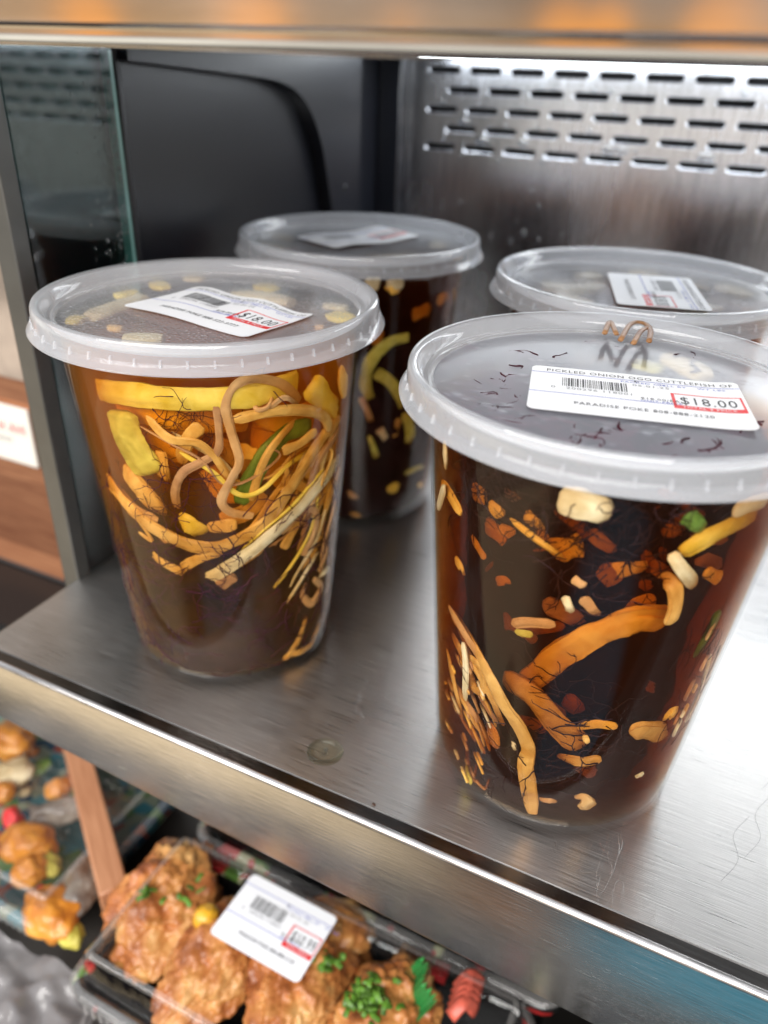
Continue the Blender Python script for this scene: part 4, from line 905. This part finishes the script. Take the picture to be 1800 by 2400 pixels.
def tray(name, x0_, y0_, x1_, y1_, zt_, zb_, mrim, label, group='takeaway food trays on the lower shelf', lid=True, lidh=.012, rot=0, pivot=None):
    rt_ = empty(name, ((x0_+x1_)/2, (y0_+y1_)/2, zb_), label, 'food tray', group)
    def loop(o, z, n=5, r=.007):
        L_ = []
        for (cx_, cy_, a0) in ((x1_-r+0, y1_-r, 0), (x0_+r, y1_-r, 90), (x0_+r, y0_+r, 180), (x1_-r, y0_+r, 270)):
            for k in range(n+1):
                a = math.radians(a0+90*k/n); L_.append((cx_+(r+o)*math.cos(a), cy_+(r+o)*math.sin(a), z))
        return L_
    def rings(lst):
        b = MB(); vs = []; n = len(lst[0])
        for l in lst: vs += l
        F = [(i*n+k, i*n+(k+1) % n, (i+1)*n+(k+1) % n, (i+1)*n+k) for i in range(len(lst)-1) for k in range(n)]
        return b, vs, F, n
    l1 = [loop(-.006, zb_), loop(-.003, zb_+.004), loop(-.0015, zt_-.002)]
    b, vs, F, n = rings(l1); F.append(tuple(range(n))[::-1]); b.add(vs, F).build('tray_base', M['trayblack'], rt_, True, 40)
    b, vs, F, n = rings([loop(-.0015, zt_-.002), loop(-.001, zt_), loop(.0035, zt_), loop(.0045, zt_-.001), loop(.0045, zt_-.006), loop(-.0008, zt_-.0062)]); b.add(vs, F).build('tray_rim', M[mrim], rt_, True, 40)
    if lid:
        b, vs, F, n = rings([loop(.0052, zt_-.006), loop(.0052, zt_+.0018), loop(.0030, zt_+.0030), loop(.0010, zt_+.0030), loop(-.0005, zt_+.0016), loop(-.003, zt_+lidh-.002), loop(-.0048, zt_+lidh), loop(-.010, zt_+lidh)])
        k0 = 7*n; F.append(tuple(range(k0, k0+n))); b.add(vs, F).build('clear_lid', M['film'], rt_, True, 40)
        b, vs, F, n = rings([loop(.0053, zt_+.0012), loop(.0048, zt_+.0024), loop(.0030, zt_+.0034), loop(.0012, zt_+.0033)]); b.add(vs, F).build('lid_edge', M['filmedge'], rt_, True)
        b, vs, F, n = rings([loop(-.0040, zt_+lidh-.001), loop(-.0048, zt_+lidh+.0002), loop(-.0066, zt_+lidh+.0003)]); b.add(vs, F).build('lid_edge', M['filmedge'], rt_, True)
        # moulded ribs along the lid skirt
        b = MB(); k = x0_+.01
        while k < x1_-.01: b.box((k, y0_-.0058, zt_-.005), (k+.0012, y0_-.0052, zt_+.0015)); k += .0042
        b.build('lid_ribs', M['filmedge'], rt_)
    return rt_
main = tray('chicken_tray', .0485, -.026, .232, .050, -.150, -.185, 'floral', 'floral rimmed black tray of fried chicken with clear lid below the steel shelf', lidh=.020)
t2 = tray('food_tray', .248, -.040, .42, .045, -.150, -.185, 'trayblack', 'black ribbed tray at the right end beside the chicken tray', lidh=.016)
t3 = tray('food_tray', .05, .062, .24, .135, -.150, -.185, 'floral', 'tray behind the chicken tray, mostly hidden by the steel shelf', lidh=.016)
# chicken
def lump(name, c, r, seed, m, amp=.28, fine=.06, sub=5, rot=(0,0,0), fq=1.5):
    bm = bmesh.new(); bmesh.ops.create_icosphere(bm, subdivisions=sub, radius=1)
    for v in bm.verts:
        q = v.co.copy(); s = Vector((seed*3.1, seed*1.7, seed))
        n1 = noise.fractal(q*fq+s, 1, 2, 3); n2 = noise.fractal(q*3.3+s, .75, 2, 6); n3 = 1-abs(noise.noise(q*3.2+s))*2
        v.co = q*(1+amp*n1+fine*n2+fine*.15*n3+fine*.28*noise.fractal(q*11+s, .8, 2, 3))
        v.co = Vector((v.co.x*r[0], v.co.y*r[1], v.co.z*r[2]))
    me = bpy.data.meshes.new(name); bm.to_mesh(me); bm.free(); me.materials.append(m)
    for p in me.polygons: p.use_smooth = True
    o = link(name, me); o.location = c; o.rotation_euler = rot; return o
def fried(name, cols):
    m, t, p, o_ = mat(name); n = noise_tex(t, 60, 10, dist=.3); c = ramp(t, n, cols); t.links.new(c, p.inputs['Base Color']); p.inputs['Roughness'].default_value = .38; p.inputs['Coat Weight'].default_value = .35; p.inputs['Coat Roughness'].default_value = .2
    bump(t, p, noise_tex(t, 420, 8), .7, .0009); return m
M['chicken'] = fried('fried_batter', [(.30, (.22, .06, .02)), (.43, (.50, .17, .045)), (.56, (.66, .29, .08)), (.70, (.80, .48, .18))])
M['prawn'] = fried('orange_fry', [(.3, (.36, .10, .01)), (.5, (.60, .22, .02)), (.7, (.72, .33, .04))])
M['roll'] = fried('grey_roll', [(.3, (.08, .06, .05)), (.5, (.20, .17, .14)), (.7, (.36, .33, .28))])
def zp(zx, zy, z): return at(zx/1.508, 1600+zy/1.508, 2, z)
for (zx, zy, r, sd, rot, lb) in (((585), 790, (.024, .031, .017), 1, (.2, .1, .3), 'leftmost fried chicken piece in the tray, flecked with scallion'),
      (775, 985, (.018, .033, .017), 2, (.1, -.1, -.1), 'second fried chicken piece from the left, just below the label corner'),
      (1060, 1060, (.022, .032, .018), 4, (0, .2, .2), 'third fried chicken piece, largely under the white label'),
      (1370, 1180, (.021, .026, .018), 7, (.1, 0, -.3), 'fourth fried chicken piece, topped with chopped scallion')):
    o = lump('fried_chicken', zp(zx, zy, -.152), r, sd, M['chicken'], .20, .13, 6, rot); tag(o, lb, 'fried chicken', 'fried chicken pieces in the tray')
o = lump('fried_chicken', zp(1180, 900, -.156), (.020, .018, .015), 9, M['chicken'], .15, .09, 5); tag(o, 'fried chicken piece at the back, beside the right corner of the label', 'fried chicken', 'fried chicken pieces in the tray')
M['scal'] = solid('scallion_green', (.10, .22, .025), .35, var=.6, vscale=300)
def scallion(zx, zy, z, n, sp, lb):
    b = MB()
    for k in range(n):
        c = zp(zx+random.gauss(0, sp), zy+random.gauss(0, sp*.8), z+random.uniform(0, .003)); a = random.uniform(0, 6.28); l = random.uniform(.0012, .0038)
        d = Vector((math.cos(a), math.sin(a), random.uniform(-.3, .3))); P_ = catmull([c-d*l, c+Vector((random.uniform(-.001,.001), random.uniform(-.001,.001), .0008)), c+d*l], 3)
        b.tube(P_, [.0024]*len(P_), [.0005]*len(P_), [Vector((random.gauss(0,.4), random.gauss(0,.4), 1))]*len(P_), 8)
    o = b.build('chopped_scallion', M['scal'], None, True); tag(o, lb, 'scallion', 'chopped scallion on the chicken', 'stuff')
scallion(1310, 1110, -.133, 46, 42, 'bright chopped scallion heaped on the fourth chicken piece')
scallion(540, 755, -.134, 6, 28, 'dark scallion flecks on the leftmost chicken piece')
scallion(690, 740, -.134, 5, 35, 'scallion flecks at the top right of the leftmost chicken piece')
scallion(1150, 985, -.136, 20, 30, 'scallion strips beside the right edge of the chicken label')
o = lump('yellow_garnish', zp(728, 828, -.134), (.0055, .006, .005), 3, solid('egg_yellow', (.80, .42, .03), .3, coat=.5), .1, .02, 4); tag(o, 'small bright yellow morsel at the label corner between chicken pieces', 'garnish')
b = MB()
for k in range(5):
    c = zp(1590+k*6, 1120-k*24+60, -.140); P_ = catmull([c, c+Vector((.004, .006, .004)), c+Vector((.009, .008, -.002))], 4); b.tube(P_, [.006]*len(P_), [.0016]*len(P_), [Vector((0,-.3,1))]*len(P_), 8)
o = b.build('pickled_ginger', solid('red_ginger', (.72, .14, .09), .35, var=.3, vscale=200), None, True); tag(o, 'folded red pickled ginger at the right end of the chicken tray', 'ginger')
b = MB(); c = zp(1470, 1090, -.136); n = 9
vs = []; F = []
for k in range(n*2+1):
    x = -.010+.020*k/(n*2); vs += [(x, 0, -.008), (x, 0, .006 if k % 2 == 0 else .010)]; vs[-1] = (x, .002*math.sin(k*.5), vs[-1][2])
F = [(2*k, 2*k+2, 2*k+3, 2*k+1) for k in range(n*2)]
o = b.add(vs, F).build('plastic_leaf', solid('leaf_green', (.03, .22, .05), .2)); o.modifiers.new('s', 'SOLIDIFY').thickness = .0004; o.location = c; o.rotation_euler = (-.5, 0, -.9); tag(o, 'green plastic leaf divider at the right end of the chicken tray', 'leaf divider')
# label on the chicken tray lid
zl = -.1296
TL, TR, BL = at(594.7, 2050, 2, zl), at(793.6, 2155, 2, zl), at(492, 2191, 2, zl)
ax = (TR-TL).normalized(); make_label(main, TL+Vector((-.0005, .0005, 0)), ax, Vector((-ax.y, ax.x, 0)), lambda x, y: 0, '', 'PARADISE POKE 808-888-2120', 8, (TR-TL).length, (BL-TL).length, '$10.99', '$10.99/EA')

# left: food trays seen below the shelf
t4 = tray('food_tray', -.185, -.004, .004, .110, -.172, -.196, 'teal', 'teal patterned tray of orange morsels at lower left', lidh=.014)
zz = -.182
def zq(zx, zy, z): return at(zx/2.95, 1650+zy/2.95, 2, z)
b = MB().box((-.175, .004, -.1935), (-.005, .102, -.1900)); o = b.build('paper_liner', M['teal'], t4)
for i, (zx, zy, r, mk, lb) in enumerate(((60, 260, (.017, .012, .009), 'prawn', 'orange fried morsel at the left frame edge, farthest up'), (200, 960, (.016, .012, .009), 'prawn', 'largest orange fried morsel at lower left'),
      (210, 1150, (.010, .008, .007), 'prawn', 'small orange morsel just below the largest one'), (360, 1450, (.016, .012, .009), 'prawn', 'orange morsel nearest the camera in the teal tray'),
      (20, 610, (.007, .006, .006), 'prawn', 'orange morsel cut by the left frame edge'), (400, 590, (.007, .007, .006), 'prawn', 'small yellow orange morsel beside the wooden divider'),
      (430, 740, (.018, .007, .008), 'roll', 'speckled grey roll right of the orange morsels'), (560, 1270, (.017, .009, .008), 'roll', 'speckled grey roll at the near end of the wooden divider'),
      (90, 480, (.012, .010, .006), 'pale', 'whitish slice among the orange morsels'), (330, 1110, (.009, .006, .005), 'olive', 'pale green bit under the largest orange morsel'),
      (480, 1590, (.009, .006, .005), 'olive', 'pale green bit at the near corner of the teal tray'), (300, 1310, (.004, .004, .004), 'red', 'tiny red berry in the teal tray'), (90, 800, (.008, .005, .006), 'red', 'red garnish left above the largest morsel'))):
    o = lump('fried_morsel' if mk == 'prawn' else 'rice_roll' if mk == 'roll' else 'garnish', zq(zx, zy, -.172 if mk in ('prawn', 'roll') else -.174), r, i+20, M[mk], .25, .06, 4, (0, 0, random.uniform(-1, 1)))
    tag(o, lb, 'fried morsel' if mk == 'prawn' else 'roll' if mk == 'roll' else 'garnish', 'food in the teal tray')
rl = random.Random(8)
for k in range(22):
    zx, zy = rl.uniform(0, 560), rl.uniform(180, 1500)
    if zx > 430+(zy-300)*.2 or zy > 1000+zx*1.2 or zy < zx*.8-60: continue
    mk = rl.choice(['olive', 'roll', 'green', 'prawn', 'rust', 'pale', 'dark', 'green'])
    o = lump('garnish', zq(zx, zy, -.180), (rl.uniform(.004, .009), rl.uniform(.003, .006), rl.uniform(.002, .004)), 50+k, M[mk], .4, .1, 3, (rl.uniform(-.5, .5), 0, rl.uniform(-2, 2)))
    tag(o, 'small garnish scrap between the morsels in the teal tray', 'garnish', 'garnish scraps in the teal tray')
# wooden divider
a1, a2 = zq(535, 330, -.150), zq(770, 1230, -.150); a1.z = -.150; a2.z = -.150
M['wood'] = None
def wood(name, c1, c2, vec=(3, 60, 60), pl=None):
    m, t, p, o_ = mat(name); g = noise_tex(t, 9, 6, vec, dist=.8); c = ramp(t, g, [(.3, c1), (.7, c2)]); col = c
    if pl:
        tc = N(t, 'ShaderNodeTexCoord'); sx = N(t, 'ShaderNodeSeparateXYZ'); t.links.new(tc.outputs['Object'], sx.inputs[0])
        mu = N(t, 'ShaderNodeMath', operation='MULTIPLY'); mu.inputs[1].default_value = 1/pl; t.links.new(sx.outputs[2], mu.inputs[0])
        fl = N(t, 'ShaderNodeMath', operation='FLOOR'); t.links.new(mu.outputs[0], fl.inputs[0])
        wn = N(t, 'ShaderNodeTexWhiteNoise', noise_dimensions='1D'); t.links.new(fl.outputs[0], wn.inputs['W'])
        k = ramp(t, wn.outputs[0], [(0, (.42, .38, .38)), (.5, (1, 1, 1)), (1, (1.35, 1.25, 1.15))])
        mx = N(t, 'ShaderNodeMix', data_type='RGBA', blend_type='MULTIPLY'); mx.inputs[0].default_value = 1; t.links.new(c, mx.inputs[6]); t.links.new(k, mx.inputs[7]); col = mx.outputs[2]
    t.links.new(col, p.inputs['Base Color']); p.inputs['Roughness'].default_value = .4; bump(t, p, g, .2, .0005); return m
M['wood'] = wood('divider_wood', (.36, .15, .07), (.52, .25, .13), (30, 3, 30))
dv = (a2-a1); dv.z = 0; ln = dv.length; ang = math.atan2(dv.y, dv.x)
b = MB().box((-ln*.35, -.0070, -.045), (ln*1.05, .0070, .0)).build('wooden_divider', wood('divider_wood_long', (.36, .15, .07), (.52, .25, .13), (3, 50, 50))); bevel(b, .001, 2)
b.location = a1; b.rotation_euler = (0, 0, ang); tag(b, 'brown wooden divider standing between the food trays', 'divider')
# wooden wall and sign at far left
wl = MB().box((-.75, .150, -.098), (-.0095, .156, at(0, 880, 1, .150).z-.0003)).build('wooden_wall', wood('plank_wall', (.30, .115, .055), (.50, .24, .12), (3, 40, 40), .027)); tag(wl, 'reddish brown plank wall left of the glass side pane', 'wall')
cv_ = MB(); vs = []; 
o = MB().box((-.75, .150, at(0, 880, 1, .150).z), (-.0100, .1555, .40)); o = o.build('printed_curtain', solid('mottled_cloth', (.26, .21, .17), .7, var=.95, vscale=16)); tag(o, 'mottled brown and cream cloth hanging above the planks at the left edge', 'curtain')
sg = empty('price_sign', (-.16, .148, .008), 'white rounded card sign with red lettering on the plank wall', 'sign')
b = MB().box((-.20, .1455, -.0125), (-.1215, .1475, .0255)).build('card', solid('sign_card', (.78, .76, .70), .35), sg); bevel(b, .003, 4, 80)
g = MB(); textmesh('FRESH AHI', .0085, .9, -.1255, .0085, 0, g, 'RIGHT'); textmesh('TODAY', .0045, 1.0, -.138, .0015, 1, g, 'RIGHT')
g.v = [(v[0]+.018 if False else v[0], .1452, v[1]) for v in g.v]
g.build('lettering', [M['red'], M['inkgrey']], sg)
o = MB().box((-.75, .10, -.140), (-.0095, .150, -.1005)).build('side_counter', M['trayblack']); tag(o, 'black counter edge under the plank wall at the left frame edge', 'counter')
# plastic bag / front tray corner at lower left
vs = []; NXg = 60
pA = at(-40, 2160, 2, -.176); 
for j in range(NXg+1):
    for i in range(NXg+1):
        x = -.13+.26*i/NXg; yt = -.010 if x < .040 else max(-.040, -.010-(x-.040)*2); y = -.105+(yt+.105)*j/NXg; n1 = noise.fractal(Vector((x*28, y*28, 3)), 1, 2, 5); n2 = abs(noise.noise(Vector((x*45+9, y*45, 1))))
        vs.append((x, y, -.184+.010*n1-.018*n2))
F = [(j*(NXg+1)+i, j*(NXg+1)+i+1, (j+1)*(NXg+1)+i+1, (j+1)*(NXg+1)+i) for j in range(NXg) for i in range(NXg)]
o = MB().add(vs, F).build('plastic_bag', plastic('crinkled_film', (.55, .52, .52), .45, .2, .5, .3), None, True); tag(o, 'crinkled translucent plastic bag at the bottom left corner', 'plastic bag')
